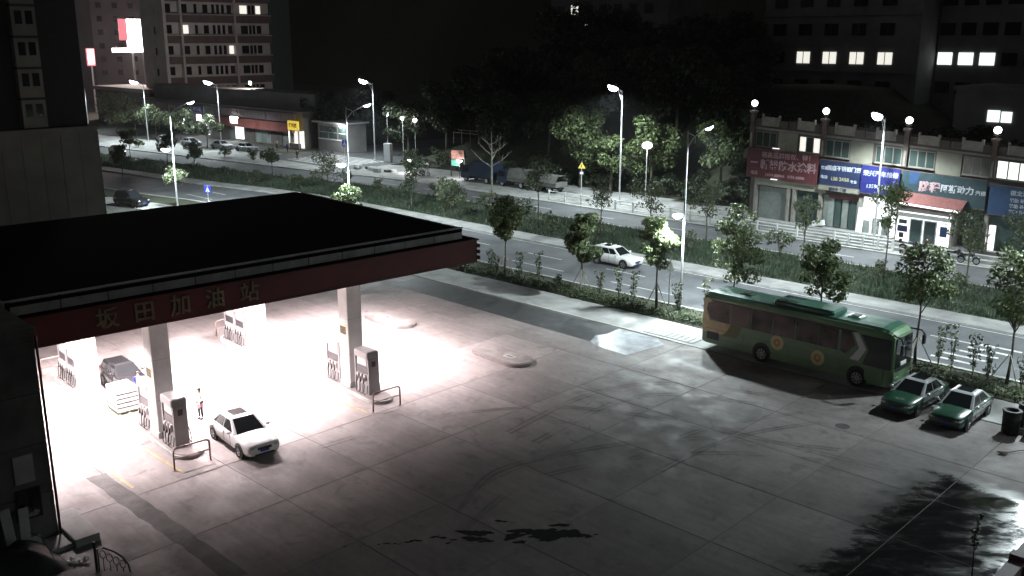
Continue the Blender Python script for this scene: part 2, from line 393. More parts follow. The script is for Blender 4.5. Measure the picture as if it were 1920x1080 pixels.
# hillside behind the far pavement
hv = []; nx, ny = 46, 22; X0, X1, Y0, Y1 = -330, 60, 95.9, 330
def hill(x, y):
    d = max(0, y-96.5); k = 1 if -114 < x < -53 else (0 if x < 0 and x <= -114 else .5)
    if x > -53: d = max(0, y-104)
    return .02 + k*min(12, d*.42) + .35*math.sin(x*.21)*math.sin(y*.17)*k*min(1, d/6)
for i in range(nx+1):
    for j in range(ny+1):
        x = X0+(X1-X0)*i/nx; y = Y0+(Y1-Y0)*(j/ny)**1.6; hv.append((x, y, hill(x, y)))
hm = MB().add(hv, [(i*(ny+1)+j, (i+1)*(ny+1)+j, (i+1)*(ny+1)+j+1, i*(ny+1)+j+1) for i in range(nx) for j in range(ny)])
struct('hillside', hm, mt['earth'], smooth=True)

rg = []; nx = 60
for i in range(nx+1):
    x = -520+i*12
    for j, (y, z) in enumerate(((235,0),(262,34+7*math.sin(x*.03)+4*math.sin(x*.11)),(300,58+9*math.sin(x*.022+1)+4*math.sin(x*.09)),(360,40))): rg.append((x, y+6*math.sin(x*.05), z))
struct('hill_ridge', MB().add(rg, [(i*4+j,(i+1)*4+j,(i+1)*4+j+1,i*4+j+1) for i in range(nx) for j in range(3)]), mt['earth'], smooth=True)
# ------------------------------------------------------------------ vegetation
def leaf_cloud(blobs, n, size, seed, flat=.5, shell=.35):
    """n leaf quads spread through ellipsoid blobs (cx,cy,cz,rx,ry,rz), denser towards their skin"""
    rr = random.Random(seed); mb = MB(); vol = [b[3]*b[4]*b[5] for b in blobs]; tot = sum(vol)
    for bi, b in enumerate(blobs):
        for _ in range(max(4, int(n*vol[bi]/tot))):
            while True:
                x, y, z = rr.uniform(-1,1), rr.uniform(-1,1), rr.uniform(-1,1); d = x*x+y*y+z*z
                if shell*rr.random() < d <= 1: break
            c = Vector((b[0]+x*b[3], b[1]+y*b[4], b[2]+z*b[5])); s = size*rr.uniform(.55, 1.25)
            a = Vector((rr.gauss(0,1), rr.gauss(0,1), rr.gauss(0,.6))).normalized()
            up = Vector((x*.6+rr.gauss(0,.4), y*.6+rr.gauss(0,.4), flat+z*.4+rr.gauss(0,.3))).normalized()
            e1 = a.cross(up);
            if e1.length < .05: continue
            e1.normalize(); e2 = up.cross(e1)
            t = c+e1*s*.5; k = c-e1*s*.5
            mb.add([k, c+e2*s*.32+up*s*.06, t, c-e2*s*.32+up*s*.06], [(0,1,2,3)])
    return mb
def crown_blobs(seed, h0, h1, rad, k=9, spread=1.):
    rr = random.Random(seed); out = []; cz = (h0+h1)/2; hz = (h1-h0)/2
    out.append((0, 0, cz, rad*.42, rad*.42, hz*.66))
    for i in range(k):
        a = i*2.4+rr.uniform(-.4,.4); zz = rr.uniform(-.8,.85); rr_ = math.sqrt(max(.08, 1-zz*zz))*rad*.72*rr.uniform(.7,1.15)*spread
        s = rad*rr.uniform(.2,.46)
        out.append((rr_*math.cos(a), rr_*math.sin(a), cz+zz*hz*.85, s, s, s*.8))
    return out
def trunk_mb(h, r, blobs, seed, lean=.1, twig=True):
    rr = random.Random(seed); mb = MB(); pts = []; x = y = 0
    for i in range(7):
        t = i/6; pts.append((x, y, h*t)); x += rr.uniform(-lean, lean)*.5; y += rr.uniform(-lean, lean)*.5
    mb.tube(pts, [r*(1.25 if i == 0 else 1-.11*i) for i in range(7)], 8)
    for b in blobs[1:]:
        st = Vector(pts[3]).lerp(Vector(pts[6]), rr.uniform(0, .9)); en = Vector(b[:3])
        mid = st.lerp(en, .5)+Vector((0,0,-.1*(en-st).length))
        mb.tube([st, mid, en], [r*.42, r*.28, r*.10], 5)
        for _ in range(2 if twig else 0):
            e2 = en+Vector((rr.uniform(-1,1), rr.uniform(-1,1), rr.uniform(-.2,1)))*b[3]; mb.tube([mid.lerp(en,.6), e2], [r*.16, r*.05], 4)
    return mb
def make_tree(name, label, cat, loc, h, rad, base, seed, n, leaf, mat, group, r=.07, k=9, prop=False, bark='bark', sp=1., rz=0, flat=.5):
    t = thing(name, label, cat, loc, rz, group); bl = crown_blobs(seed, base, h, rad, k, sp)
    trunk_mb(base+(h-base)*.55, r, bl, seed).build('trunk', mt[bark], t, smooth=True)
    leaf_cloud(bl, n, leaf, seed+50, flat).build('crown', mat, t)
    if prop:
        for a in (20, 140, 260):
            MB().tube([(1.0*math.cos(R(a)), 1.0*math.sin(R(a)), -.02), (.05*math.cos(R(a)), .05*math.sin(R(a)), 1.75)], .035, 6).build('prop_pole', mt['bamboo'], t)
    return t
VG = 'street trees on the near verge'
vt = [  # x, y, height, crown radius, crown base
 (-53.1,54.2,6.6,1.65,3.4,'street tree just past the canopy corner, first on the near verge'),
 (-45.6,54.8,6.6,1.6,2.1,'street tree in front of the white moving car, second on the near verge'),
 (-38.7,55.0,6.9,1.55,3.0,'street tree brightly lit by the double-headed lamp beside the bus rear'),
 (-32.6,55.2,8.5,1.95,2.6,'tall street tree behind the rear of the green coach'),
 (-26.4,55.4,6.9,1.9,3.2,'dark street tree behind the roof unit of the green coach'),
 (-20.4,55.6,7.4,1.8,4.0,'street tree standing at the nose of the green coach'),
 (-15.3,55.7,7.9,2.1,3.4,'pale lit street tree at the right edge behind the taxis')]
for i, (x, y, h, rd, b, lb) in enumerate(vt):
    make_tree('street_tree', lb, 'tree', (x,y,.04), h+.35, rd*.92, b-.7, 100+i, [4200,4400,4000,3000,3600,2600,2600][i], .25, mt['leaf'], VG, .085, 17, prop=True, rz=i*50)
make_tree('street_tree', 'round street tree glowing beside the lamp behind the canopy roof', 'tree', (-74.6,54.6,.04), 5.2, 1.9, 2.4, 120, 1300, .30, mt['leaf'], VG, .08, 10)
make_tree('street_tree', 'street tree beside the far left double-headed lamp', 'tree', (-103.5,51.9,.04), 5.0, 1.7, 2.2, 121, 900, .30, mt['leafmd'], VG, .08, 9)
make_tree('street_tree', 'dark street tree next to the grey podium wall', 'tree', (-124,49.4,.04), 5.4, 2.0, 2.4, 122, 700, .34, mt['leafdk'], VG, .08, 9)
MG = 'trees in the median'
md = [(-82.5,69.2,6.6,1.9,1.4,'leafdk',1200,'dense dark median tree just right of the lamp behind the roof',1.),
 (-75.6,69.0,5.0,2.1,1.0,'leafmd',1000,'low wide median tree above the canopy roof edge',1.),
 (-100.5,71,5.0,2.6,1.2,'leafmd',900,'spreading median tree in front of the zebra crossing',1.),
 (-65.0,71.2,7.8,1.9,3.4,'leafmd',380,'thin sparse median tree left of the white railing',1.),
 (-57.8,72.2,6.4,1.9,2.6,'leafmd',420,'forked sparse median tree above the white moving car',1.),
 (-54.5,76.0,5.4,1.8,2.0,'leafmd',420,'second sparse median tree above the white moving car',1.),
 (-48.8,77,6.2,1.9,2.2,'leafmd',600,'median tree in front of the left shop stairs',1.),
 (-37.6,74.6,6.6,1.4,2.6,'leafmd',520,'slim median tree before the stainless door shop',1.),
 (-31.2,76.2,8.0,1.65,2.8,'leaf',1000,'pale green median tree in front of the tall white lamp post',1.),
 (-24.8,76.4,7.0,1.9,2.6,'leafmd',700,'median tree in front of the lit glass doors',1.),
 (-20.2,75.0,7.4,2.0,2.6,'leafmd',800,'median tree at the right edge before the blue sign',1.)]
for i, (x, y, h, rd, b, m, n, lb, s) in enumerate(md):
    make_tree('median_tree', lb, 'tree', (x,y+bend(x),.08), h, rd, b, 200+i, int(n*1.6), .24, mt[m], MG, .075, 10, rz=i*37, flat=.3)
fl = [(-128,69,4.8,1.6,2,'small median tree beside the left lamp group'),(-139,71,5.2,1.7,2,'median tree in front of the bright white shop door'),(-118,75,4.6,1.6,1.8,'small median tree before the yellow lit sign'),
      (-150,71,5.6,2.0,2,'median tree in front of the white lit window on the left'),(-147,56.5,5.2,1.8,1.8,'dark median tree close to the podium wall'),(-133,61,5.0,1.6,1.8,'dark leafy tree left of the far double-headed lamp')]
for i, (x, y, h, rd, b, lb) in enumerate(fl):
    make_tree('median_tree', lb, 'tree', (x,y+bend(x)*.4,.05), h, rd, b, 230+i, 900, .34, mt['leafmd'], MG, .07, 9, rz=i*61)
for i, (x, y, h, rd) in enumerate([(-197,91,8.5,4.4),(-187,90,7.5,3.8),(-177,89,7.8,3.4),(-166.5,88,7.0,3.0),(-157.5,88,6.0,2.6)]):
    make_tree('roadside_tree', ['leafy tree in front of the far left shops, leftmost of five','second leafy tree from the left before the far shops','leafy tree before the blue part of the far sign','leafy tree left of the bright white shop door','small leafy tree right of the bright white shop door'][i], 'tree', (x,y+bend(x)*.3,.05), h, rd, 1.6, 260+i, 1400, .42, mt['leafmd'], 'trees before the far left shops', .09, 10)
# bare forked tree on the median
bt = thing('bare_tree', 'leafless tree with a pale straight trunk and forked limbs', 'tree', (-78.6,78.6-.6,.08))
tb = MB(); tb.tube([(0,0,0),(.03,0,3),(0,.04,6),(0,0,8.4)], [.12,.10,.07,.02], 8); tb.build('trunk', mt['barkpale'], bt, smooth=True)
for k, (z, a, ln) in enumerate([(4.4,200,2.6),(4.5,20,2.6),(5.8,190,2.0),(5.9,30,1.9),(6.9,210,1.3),(7.0,40,1.3),(5.2,110,1.6),(6.3,300,1.5)]):
    dx, dy = math.cos(R(a)), math.sin(R(a)); lb = MB(); lb.tube([(0,0,z),(dx*ln*.5,dy*ln*.5,z+ln*.28),(dx*ln,dy*ln,z+ln*.72)], [.06,.04,.015], 6)
    for q in (.5, .75): lb.tube([(dx*ln*q,dy*ln*q,z+ln*q*.6),(dx*ln*q-dy*.4,dy*ln*q+dx*.4,z+ln*q*.6+.6)], [.025,.008], 4)
    lb.build('limb', mt['barkpale'], bt)
# saplings tied along the verge
sap = [(-55.2,54.6,1.9),(-53.9,54.0,1.7),(-51.6,54.3,2.3),(-49.9,54.7,2.5),(-47.2,53.9,1.2),(-43.8,54.9,1.9),(-42.1,55.0,2.4),(-41.0,55.4,2.3),(-37.3,55.6,2.0),(-34.9,55.5,2.9),(-19.2,56.0,2.6),(-18.3,55.6,2.9),(-17.2,55.9,2.5),(-16.2,55.3,2.2),(-14.4,55.2,1.9)]
where = ['below the canopy corner','beside the first verge tree','right of the first verge tree','left of the second verge tree, taller','low and stubby, under the second verge tree','just right of the second verge tree','tall, below the white moving car','left of the brightly lit tree','left of the double-headed lamp foot','tall and spindly, at the coach rear','just right of the coach nose','tall, second from the coach nose','third from the coach nose','behind the nearer taxi','at the right edge of the picture']
for i, (x, y, h) in enumerate(sap):
    t = thing('sapling', 'thin leafy sapling on the near verge, ' + where[i], 'sapling', (x,y,.03), i*40, 'saplings on the near verge'); rr = random.Random(300+i)
    st = MB(); bl = []
    for k in range(3):
        a = k*2.1+rr.uniform(-.4,.4); st.tube([(0,0,0),(.12*math.cos(a),.12*math.sin(a),h*.5),(.28*math.cos(a),.28*math.sin(a),h*rr.uniform(.8,1))], [.022,.016,.006], 5)
        for q in range(5): f = .3+q*.16; bl.append((.28*f*math.cos(a)+rr.uniform(-.1,.1), .28*f*math.sin(a)+rr.uniform(-.1,.1), h*f, .2, .2, .17))
    st.build('stem', mt['bark'], t); leaf_cloud(bl, 150, .20, 320+i).build('foliage', mt['leafmd'], t)
# low hedge of mixed plants, and ground cover
hb = []
rr = random.Random(5)
for x in [q*.45 for q in range(-135, -22)]:
    if -33.2 < x < -20.5: continue
    hb.append((x, 53.55+rr.uniform(-.2,.2), .22+rr.uniform(-.05,.12), .42, .40+rr.uniform(0,.2), .28+rr.uniform(-.08,.18)))
h_o = leaf_cloud(hb, 9000, .17, 9).build('hedge', mt['hedge']); h_o['kind'] = 'stuff'; tag(h_o, 'low ragged hedge plants edging the near verge', 'hedge')
cov = []
rr = random.Random(6)
for _ in range(420):
    x = rr.uniform(-62, -8); cov.append((x, rr.uniform(54.2,56.2), .10, .5, .35, .14))
c_o = leaf_cloud(cov, 7000, .15, 10).build('ground_cover', mt['hedge']); c_o['kind'] = 'stuff'; tag(c_o, 'dark leafy ground cover on the near verge', 'ground cover')
gb = MB(); rr = random.Random(8)
for _ in range(46000):
    u = rr.random(); x = -14-u*u*150 if rr.random() < .5 else rr.uniform(-150, -14)
    y = rr.uniform(68.6, 77.5)+bend(x); hh = rr.uniform(.25,.85)*(.6+.5*math.sin(x*.7+y)*math.sin(y*.9)); hh = max(.18, hh); a = rr.uniform(0,6.28); wd = rr.uniform(.03,.07)
    lx, ly = rr.gauss(0,.14), rr.gauss(0,.14)
    gb.add([(x-wd*math.cos(a),y-wd*math.sin(a),.08),(x+wd*math.cos(a),y+wd*math.sin(a),.08),(x+lx,y+ly,.08+hh)], [(0,1,2)])
g_o = gb.build('median_grass', mt['grass']); g_o['kind'] = 'stuff'; tag(g_o, 'long green grass filling the road median', 'grass')
# hillside trees: four crowns shared by individual copies
protos = []
big = [(-80.0,95.6,10.4,4.0,'broad hillside tree lit pale by the lamp left of the tall post'),(-69.8,97.0,11.2,3.4,'hillside tree with a bright left edge right of the tall lamp'),(-61.5,99.5,10.2,3.5,'dim hillside tree behind the unlit lamp arm'),(-74.2,94.6,7.6,2.3,'small lit hillside tree directly behind the tall lamp post')]
for i, (x, y, h, rd, lb) in enumerate(big):
    make_tree('hillside_tree', lb, 'tree', (x,y,hill(x,y)), h-hill(x,y), rd, 1.8, 400+i, 4200, .42, mt['leaf'], 'trees on the dark hillside', .2, 20)  # brighter leaf copy, so the lamplit look is partly in the colour
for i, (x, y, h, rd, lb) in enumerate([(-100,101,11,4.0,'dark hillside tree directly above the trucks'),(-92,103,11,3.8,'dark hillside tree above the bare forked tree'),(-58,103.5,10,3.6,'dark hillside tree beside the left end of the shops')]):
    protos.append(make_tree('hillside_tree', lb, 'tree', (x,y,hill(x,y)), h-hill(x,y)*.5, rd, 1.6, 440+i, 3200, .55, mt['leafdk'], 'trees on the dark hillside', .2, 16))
rr = random.Random(77); spots = []
for row, (yy, n) in enumerate(((103,9),(111,10),(121,11),(134,11))):
    for k in range(n):
        x = -118+(k+.5)*(68/n)+rr.uniform(-2,2)
        if row == 0 and -105 < x < -52: continue
        if x > (-50,-62,-69,-76)[row]: continue
        spots.append((x, yy+rr.uniform(-2,2), row, k))
rown = ['front','second','third','back']; ordn = ['first','second','third','fourth','fifth','sixth','seventh','eighth','ninth','tenth','eleventh']
cnt = {}
for x, y, row, k in spots:
    p = protos[rr.randrange(3)]; s = rr.uniform(.95,1.45); cnt[row] = cnt.get(row, -1)+1
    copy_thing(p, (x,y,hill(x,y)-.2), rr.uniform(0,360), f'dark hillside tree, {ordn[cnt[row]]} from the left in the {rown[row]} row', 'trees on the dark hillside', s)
for i, (x, y) in enumerate([(-46,108),(-38,110),(-30,109),(-21,111),(-12,110)]):
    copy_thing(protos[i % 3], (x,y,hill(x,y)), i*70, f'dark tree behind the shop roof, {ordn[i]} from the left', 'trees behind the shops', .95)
for i, (x, y) in enumerate([(-147,103),(-139,101),(-151,109),(-143,112),(-121,101)]):
    copy_thing(protos[i % 3], (x,y,0), i*70+20, f'dark overhanging tree by the blue kiosk, {ordn[i]} from the left', 'trees by the kiosk', 1.05)
for i, x in enumerate((-114,-109,-104,-99,-94,-89)):
    bo = thing('bush', f'green bush on the slope behind the street stalls, {ordn[i]} from the left', 'bush', (x,95.6+1.2*(i%2),.2), 0, 'bushes behind the stalls')
    leaf_cloud(crown_blobs(500+i, .2, 2.4+.6*(i%3), 2.1, 7), 650, .35, 510+i).build('foliage', mt['leafmd'], bo)
    MB().tube([(0,0,-.2),(.05,0,.6),(0,.1,1.3)], [.07,.05,.02], 5).build('stem', mt['bark'], bo)

# hillfoot thicket
for i, (x, y, h_, r_) in enumerate([(-84,96.8,2.6,2.4),(-80,97.4,3.0,2.4),(-75.5,96.6,2.4,2.2),(-72,97.6,3.4,2.6),(-67.5,96.8,2.8,2.4),(-64,97.5,3.2,2.5),(-60,96.8,2.8,2.4),(-56.5,97.2,3.4,2.4),(-54,95.2,3.6,1.9),(-62,94.6,2.0,1.6)]):
    b = thing('thicket_bush', f'dark bush at the hill foot behind the white railing, {ordn[i]} from the left', 'bush', (x,y,.1), i*50, 'bushes at the hill foot'); leaf_cloud(crown_blobs(700+i, .1, h_, r_, 9), 900, .36, 710+i).build('foliage', mt['leafdk'], b); MB().tube([(0,0,-.2),(.05,0,.7),(0,.1,1.5)], [.08,.05,.02], 5).build('stem', mt['bark'], b)

# shrubs standing in the long grass
rr = random.Random(31); sp0 = None; mwords = ['twelfth','thirteenth','fourteenth','fifteenth','sixteenth','seventeenth','eighteenth']
for i in range(18):
    x = -112+i*5.4+rr.uniform(-1.5,1.5); y = rr.uniform(69.6,76.8)+bend(x); lb = f'feathery shrub in the median grass, {(ordn+mwords)[i]} from the left'
    if i < 3:
        b = thing('median_shrub', lb, 'shrub', (x,y,.08), rr.uniform(0,360), 'shrubs in the median grass'); leaf_cloud(crown_blobs(800+i, .15, 1.9+.3*i, .95, 9, 1.2), 420, .24, 810+i).build('foliage', mt['leafmd'], b)
        for a in range(4): MB().tube([(0,0,0),(.25*math.cos(a*1.6),.25*math.sin(a*1.6),.9),(.5*math.cos(a*1.6),.5*math.sin(a*1.6),1.6)], [.03,.02,.008], 5).build('stem', mt['bark'], b)
        sp0 = (sp0 or [])+[b]
    else: copy_thing(sp0[i % 3], (x,y,.08), rr.uniform(0,360), lb, None, rr.uniform(.8,1.25))
# ------------------------------------------------------------------ street lamps
def spot(parent, loc, power, aim=(0,0,-1), cone=150, blend=.5, colr=(.85,.98,1), rad=.3):
    d = bpy.data.lights.new('lamp_light', 'SPOT'); d.energy = power; d.spot_size = R(cone); d.spot_blend = blend; d.color = colr; d.shadow_soft_size = rad
    o = bpy.data.objects.new('lamp_light', d); col.objects.link(o); o.parent = parent; o.location = loc
    o.rotation_euler = Vector(aim).to_track_quat('-Z', 'Y').to_euler(); return o
def lamp_head(parent, at, dirn, tilt, ln, mat, power, cone=150, aimk=.25):
    """flattened cobra head growing along dirn (2d unit) from point at, tilted up; glowing bowl underneath"""
    dx, dy = dirn; hx = Matrix.Translation(at) @ Matrix.Rotation(math.atan2(dy, dx), 4, 'Z') @ Matrix.Rotation(R(-tilt), 4, 'Y')
    hs = MB(); hs.ell((ln*.5,0,.04), ln*.58, ln*.25, ln*.12, 16, 8, 0, 90); hs.xf(hx)
    h = hs.build('lamp_head', mt['galv'], parent, smooth=True)
    b = MB(); b.ell((ln*.54,0,.035), ln*.5, ln*.23, ln*.30, 16, 8, -90, 0); b.xf(hx); b.build('lens', mat, h, smooth=True)
    p = hx @ Vector((ln*.55, 0, -ln*.36)); ax = hx.to_3x3() @ Vector((0,0,-1))
    if power: spot(parent, p, power, ax*.6+Vector((0,0,-.4)) if cone < 170 else Vector((0,0,-1)), cone)
def far_lamp(x, y, h, label, power=P_FAR, z0=.1, cone=150):
    t = thing('street_lamp', label, 'street lamp', (x,y,z0), 0, 'street lamps across the road')
    p = MB(); p.tube([(0,0,0),(0,0,.9),(0,0,h-.6),(0,-.12,h-.15),(0,-.55,h+.12),(0,-1.05,h+.28)], [.13,.11,.075,.07,.055,.05], 10); p.build('pole', mt['galv'], t, smooth=True)
    MB().bbox(-.2,.2,-.2,.2,0,.25,.03).build('base', mt['galv'], t)
    MB().tube([(0,0,h-1.3),(0,-.5,h-.35),(0,-.9,h+.2)], .03, 6).build('brace', mt['galv'], t)
    MB().tube([(0,0,h-.2),(0,0,h+.1)], [.06,.02], 8).build('finial', mt['galv'], t)
    lamp_head(t, (0,-.95,h+.24), (0,-1), 16, 1.6, mt['lens'], power, cone)
    return t
far_lamp(-36.3, 85.6, 11.7, 'tall lit street lamp in front of the shop row')
far_lamp(-68.9, 89.6, 12.9, 'tall lit street lamp against the dark hillside, beside pale foliage', power=15000, cone=172)
far_lamp(-121.0, 94.2, 12.0, 'lit street lamp right of the kiosk, by the side street')
far_lamp(-158.0, 88.5, 10.9, 'lit street lamp in front of the banded apartment block')
far_lamp(-176.0, 83.5, 10.6, 'lit street lamp at the corner of the banded apartment block')
far_lamp(-206.0, 85.0, 8.6, 'small lit street lamp beside the dark tower edge', power=4000)
far_lamp(-4.0, 88.0, 12.0, 'tall street lamp beyond the right edge of the shops')
far_lamp(28.0, 88.0, 12.0, 'farther street lamp beyond the right edge of the shops')
def near_lamp(x, y, h, low, label, pl=P_LOW, pu=P_NEAR, cu=156):
    t = thing('street_lamp', label, 'street lamp', (x,y,.05), 0, 'double-headed lamps on the near verge')
    p = MB(); p.tube([(0,0,0),(0,0,1),(0,0,h)], [.12,.10,.05], 10); p.build('pole', mt['galv'], t, smooth=True)
    MB().bbox(-.18,.18,-.18,.18,0,.22,.03).build('base', mt['galv'], t)
    a = MB(); a.tube([(0,0,h-1.1),(0,.8,h-.45),(0,2.2,h+.05)], [.045,.04,.035], 8); a.tube([(0,0,h-.1),(0,.7,h-.35)], .022, 6); a.tube([(0,.9,h-.9),(0,.95,h-.35)], .02, 6); a.build('upper_arm', mt['galv'], t, smooth=True)
    lamp_head(t, (0,2.1,h+.02), (0,1), 12, .9, mt['lens_dim'], pu, cu)
    b = MB(); b.tube([(0,0,low-.5),(0,-.12,low-.15),(0,-.35,low+.02)], [.04,.035,.03], 8); b.build('lower_arm', mt['galv'], t, smooth=True)
    lamp_head(t, (0,-.3,low), (0,-1), 8, 1.0, mt['lens'], pl, 172)
    return t
near_lamp(-37.4, 56.1, 12.6, 6.8, 'double-headed lamp on a tall pole between the bright tree and the coach')
near_lamp(-76.2, 56.0, 12.4, 6.9, 'double-headed lamp on a tall pole rising behind the canopy roof')
near_lamp(-101.0, 50.6, 11.8, 6.9, 'double-headed lamp on the far left near the dark pickup')
near_lamp(-13.2, 56.2, 12.6, 6.9, 'double-headed lamp beyond the right edge of the taxis', pl=1100, pu=11000, cu=179)
near_lamp(16, 56.2, 12.6, 6.9, 'farther double-headed lamp beyond the right edge', cu=179)
# ------------------------------------------------------------------ text helper
def text_mesh(s, size, depth=.02, bold=0.0, spacing=1.0):
    cu = bpy.data.curves.new('t', 'FONT'); cu.body = s; cu.size = size; cu.extrude = depth; cu.align_x = 'CENTER'; cu.align_y = 'CENTER'; cu.offset = bold; cu.space_character = spacing; cu.resolution_u = 2
    o = bpy.data.objects.new('t', cu); col.objects.link(o)
    me = bpy.data.meshes.new_from_object(o.evaluated_get(bpy.context.evaluated_depsgraph_get()))
    bpy.data.objects.remove(o); bpy.data.curves.remove(cu); return me
def text(s, size, mat, parent, loc, face='-y', name='lettering', bold=.0, depth=.02, sx=1, spacing=1.0):
    me = text_mesh(s, size, depth, bold, spacing); me.materials.clear(); me.materials.append(mat)
    rot = {'-y': (R(90),0,0), '+x': (R(90),0,R(90)), '-x': (R(90),0,R(-90)), '+y': (R(90),0,R(180)), 'up': (0,0,0)}[face]
    o = place(name, me, parent, loc, rot); o.scale = (sx,1,1); return o
# ------------------------------------------------------------------ filling station canopy
cn = thing('station_canopy', 'filling station canopy with flat black roof and dark red fascia', 'canopy', (-39.53,38.0,0), -3.92)
LX, LY = 20.0, 25.6
MB().box(-LX+.1, -.1, -LY+.1, -.1, 6.2, 7.38).build('deck', mt['roofing'], cn); MB().box(-LX+.12, -.8, -LY+.9, -.6, 7.38, 7.9).build('plenum', mt['roofing'], cn)
MB().box(-LX+.06, -.06, -LY+.06, -.06, 6.13, 6.19).build('ceiling', mt['cladding'], cn)
for nm, a in (('fascia', (-.05,0,-LY,.0,6.12,7.42)), ('fascia', (-LX,-.05,-.05,0,6.121,7.42)), ('fascia', (-LX,-LX+.05,-LY,-.05,6.122,7.42)), ('fascia', (-LX,-.05,-LY,-LY+.05,6.12,7.42))):
    MB().box(*a).build(nm, mt['red'], cn)
tr = MB(); tr.box(-.03,.09,-LY,.09,7.42,7.50); tr.box(-LX,-.03,-.03,.09,7.42,7.498); tr.box(0,.03,-LY,0,6.12,6.17); tr.build('trim', mt['red'], cn)
# corner finial brackets at the fascia end
for z in (7.1, 6.75, 6.4): MB().bbox(-.05,.16,.0,.14,z-.1,z+.1,.03).build('bracket', mt['red'], cn)
# parapet of grey panels set back behind the fascia
pm = MB().box(-.04,.04,-.99,.99,-.31,.31).mesh('parapet_panel', mt['coping'])
for k in range(12): place('parapet_panel', pm, cn, (-.75, -.55-1.02-2.03*k, 7.79))
for k in range(9): place('parapet_panel', pm, cn, (-1.8-2.03*k, -.5, 7.79), (0,0,R(90)))
for k in range(9): place('parapet_panel', pm, cn, (-1.8-2.03*k, -LY+.5, 7.79), (0,0,R(90)))
MB().box(-.86,-.66,-LY+.4,-.45,8.10,8.15).build('coping', mt['coping'], cn)
MB().box(-LX+.4,-.6,-LY+.6,-.62,7.9,8.06).build('roof_sheet', mt['roofing'], cn)
for ch, y in zip('坂田加油站', (-21.25,-19.6,-17.92,-16.22,-14.45)):
    text(ch, 1.02, mt['gold'], cn, (.03, y, 6.80), '+x', 'sign_character', .012, .03)
# flush luminaires
for i in range(3):
    for j in range(5):
        x, y = -2.6-4.6*i, -2.9-4.9*j
        f = MB().box(-.42,.42,-.42,.42,-.05,.0).build('luminaire', mt['galv'], cn, (x,y,6.13)); MB().box(-.36,.36,-.36,.36,-.062,-.051).build('diffuser', mt['panel'], f)
        d = bpy.data.lights.new('canopy_light', 'AREA'); d.shape = 'SQUARE'; d.size = .7; d.energy = P_CANOPY; d.color = (1,.88,.90); d.spread = R(138)
        o = bpy.data.objects.new('canopy_light', d); col.objects.link(o); o.parent = cn; o.location = (x,y,6.03)
mt['poster'] = M('yellow price poster', (.74,.66,.42), .5, var=.25, scale=3)
COLS = [('A',-42.3,19.5,1),('B',-41.3,30.05,1),('C',-50.7,19.4,-1),('D',-50.6,29.75,-1)]
cname = {'A':'nearest the white sedan','B':'nearest the oval kerb islands','C':'at the back left beside the motorcycle','D':'at the back under the last sign character'}
for k, x, y, s in COLS:
    t = thing('canopy_column', 'square white canopy column ' + cname[k], 'column', (x,y,.2), -3.9, 'canopy columns')
    MB().bbox(-.46,.46,-.46,.46,0,5.93,.03).build('shaft', mt['cladding'], t)
    for z in (1.9, 3.9):
        MB().box(-.466,.466,-.466,.466,z-.008,z+.008).build('panel_joint', mt['parapet'], t)
    MB().bbox(-.5,.5,-.5,.5,0,.3,.03).build('plinth', mt['parapet'], t)
    if k in 'AB':
        p = MB().box(-.36,.36,-.485,-.465,1.2,3.6).build('poster_board', mt['poster'], t)
        MB().box(-.30,.30,-.49,-.486,3.0,3.45).build('picture', mt['bark'], p)
        for z in (2.7,2.45,2.2,1.9,1.6): MB().box(-.25,.25-.1*(z % .3),-.49,-.486,z-.03,z+.03).build('print_line', mt['parapet'], p)
def stadium(x0, x1, hw, n=10):
    o = []
    for i in range(n+1): a = R(-90+180*i/n); o.append((x1-hw+hw*math.cos(a), hw*math.sin(a)))
    for i in range(n+1): a = R(90+180*i/n); o.append((x0+hw+hw*math.cos(a), hw*math.sin(a)))
    return o
mt['disp'] = M('dispenser light enamel', (.30,.285,.285), .35, var=.06, grime=.15)
mt['dispdark'] = M('dispenser dark panel', (.05,.045,.05), .3)
mt['screen'] = M('price display', (.45,.48,.47), .2)
mt['nozzle'] = M('nozzle boot', (.55,.52,.50), .4)
def dispenser(t):
    MB().bbox(-.55,.55,-.30,.30,0,1.05,.03).build('lower_cabinet', mt['disp'], t)
    MB().bbox(-.57,.57,-.27,.27,1.05,2.0,.02).build('upper_cabinet', mt['disp'], t)
    MB().bbox(-.64,.64,-.38,.38,2.0,2.38,.05).build('header', mt['disp'], t)
    for sx in (-1,1):
        p = MB().bbox(-.05,.05,-.34,.34,0,2.0,.01).build('side_panel', mt['disp'], t, (sx*.62,0,0)); MB().box(-.056,.056,-.12,.12,1.55,1.85).build('side_label', mt['dispdark'], p)
    for sy in (-1,1):
        MB().box(-.5,.5,min(sy*.272,sy*.31),max(sy*.272,sy*.31),1.12,1.5).build('keypad_panel', mt['dispdark'], t)
        MB().box(-.42,.42,min(sy*.272,sy*.30),max(sy*.272,sy*.30),1.58,1.95).build('display', mt['screen'], t)
        for q in (-.33,0,.33):
            n = MB().bbox(q-.06,q+.06,min(sy*.3,sy*.42),max(sy*.3,sy*.42),.72,1.08,.015).build('nozzle', mt['nozzle'], t)
            hz = MB(); hz.tube([(q,sy*.42,.95),(q+.02,sy*.52,.55),(q+.06,sy*.56,.10),(q+.16,sy*.5,.03),(q+.26,sy*.42,.10),(q+.2,sy*.33,.5)], .022, 6); hz.build('hose', mt['rubber'], n)
            MB().bbox(q-.04,q+.04,min(sy*.42,sy*.47),max(sy*.42,sy*.47),.62,.9,.01).build('handle', mt['black'], n)
disp0 = None; oval = {'A':'by the white sedan','B':'by the oval kerb islands','C':'at the back left','D':'at the back centre'}
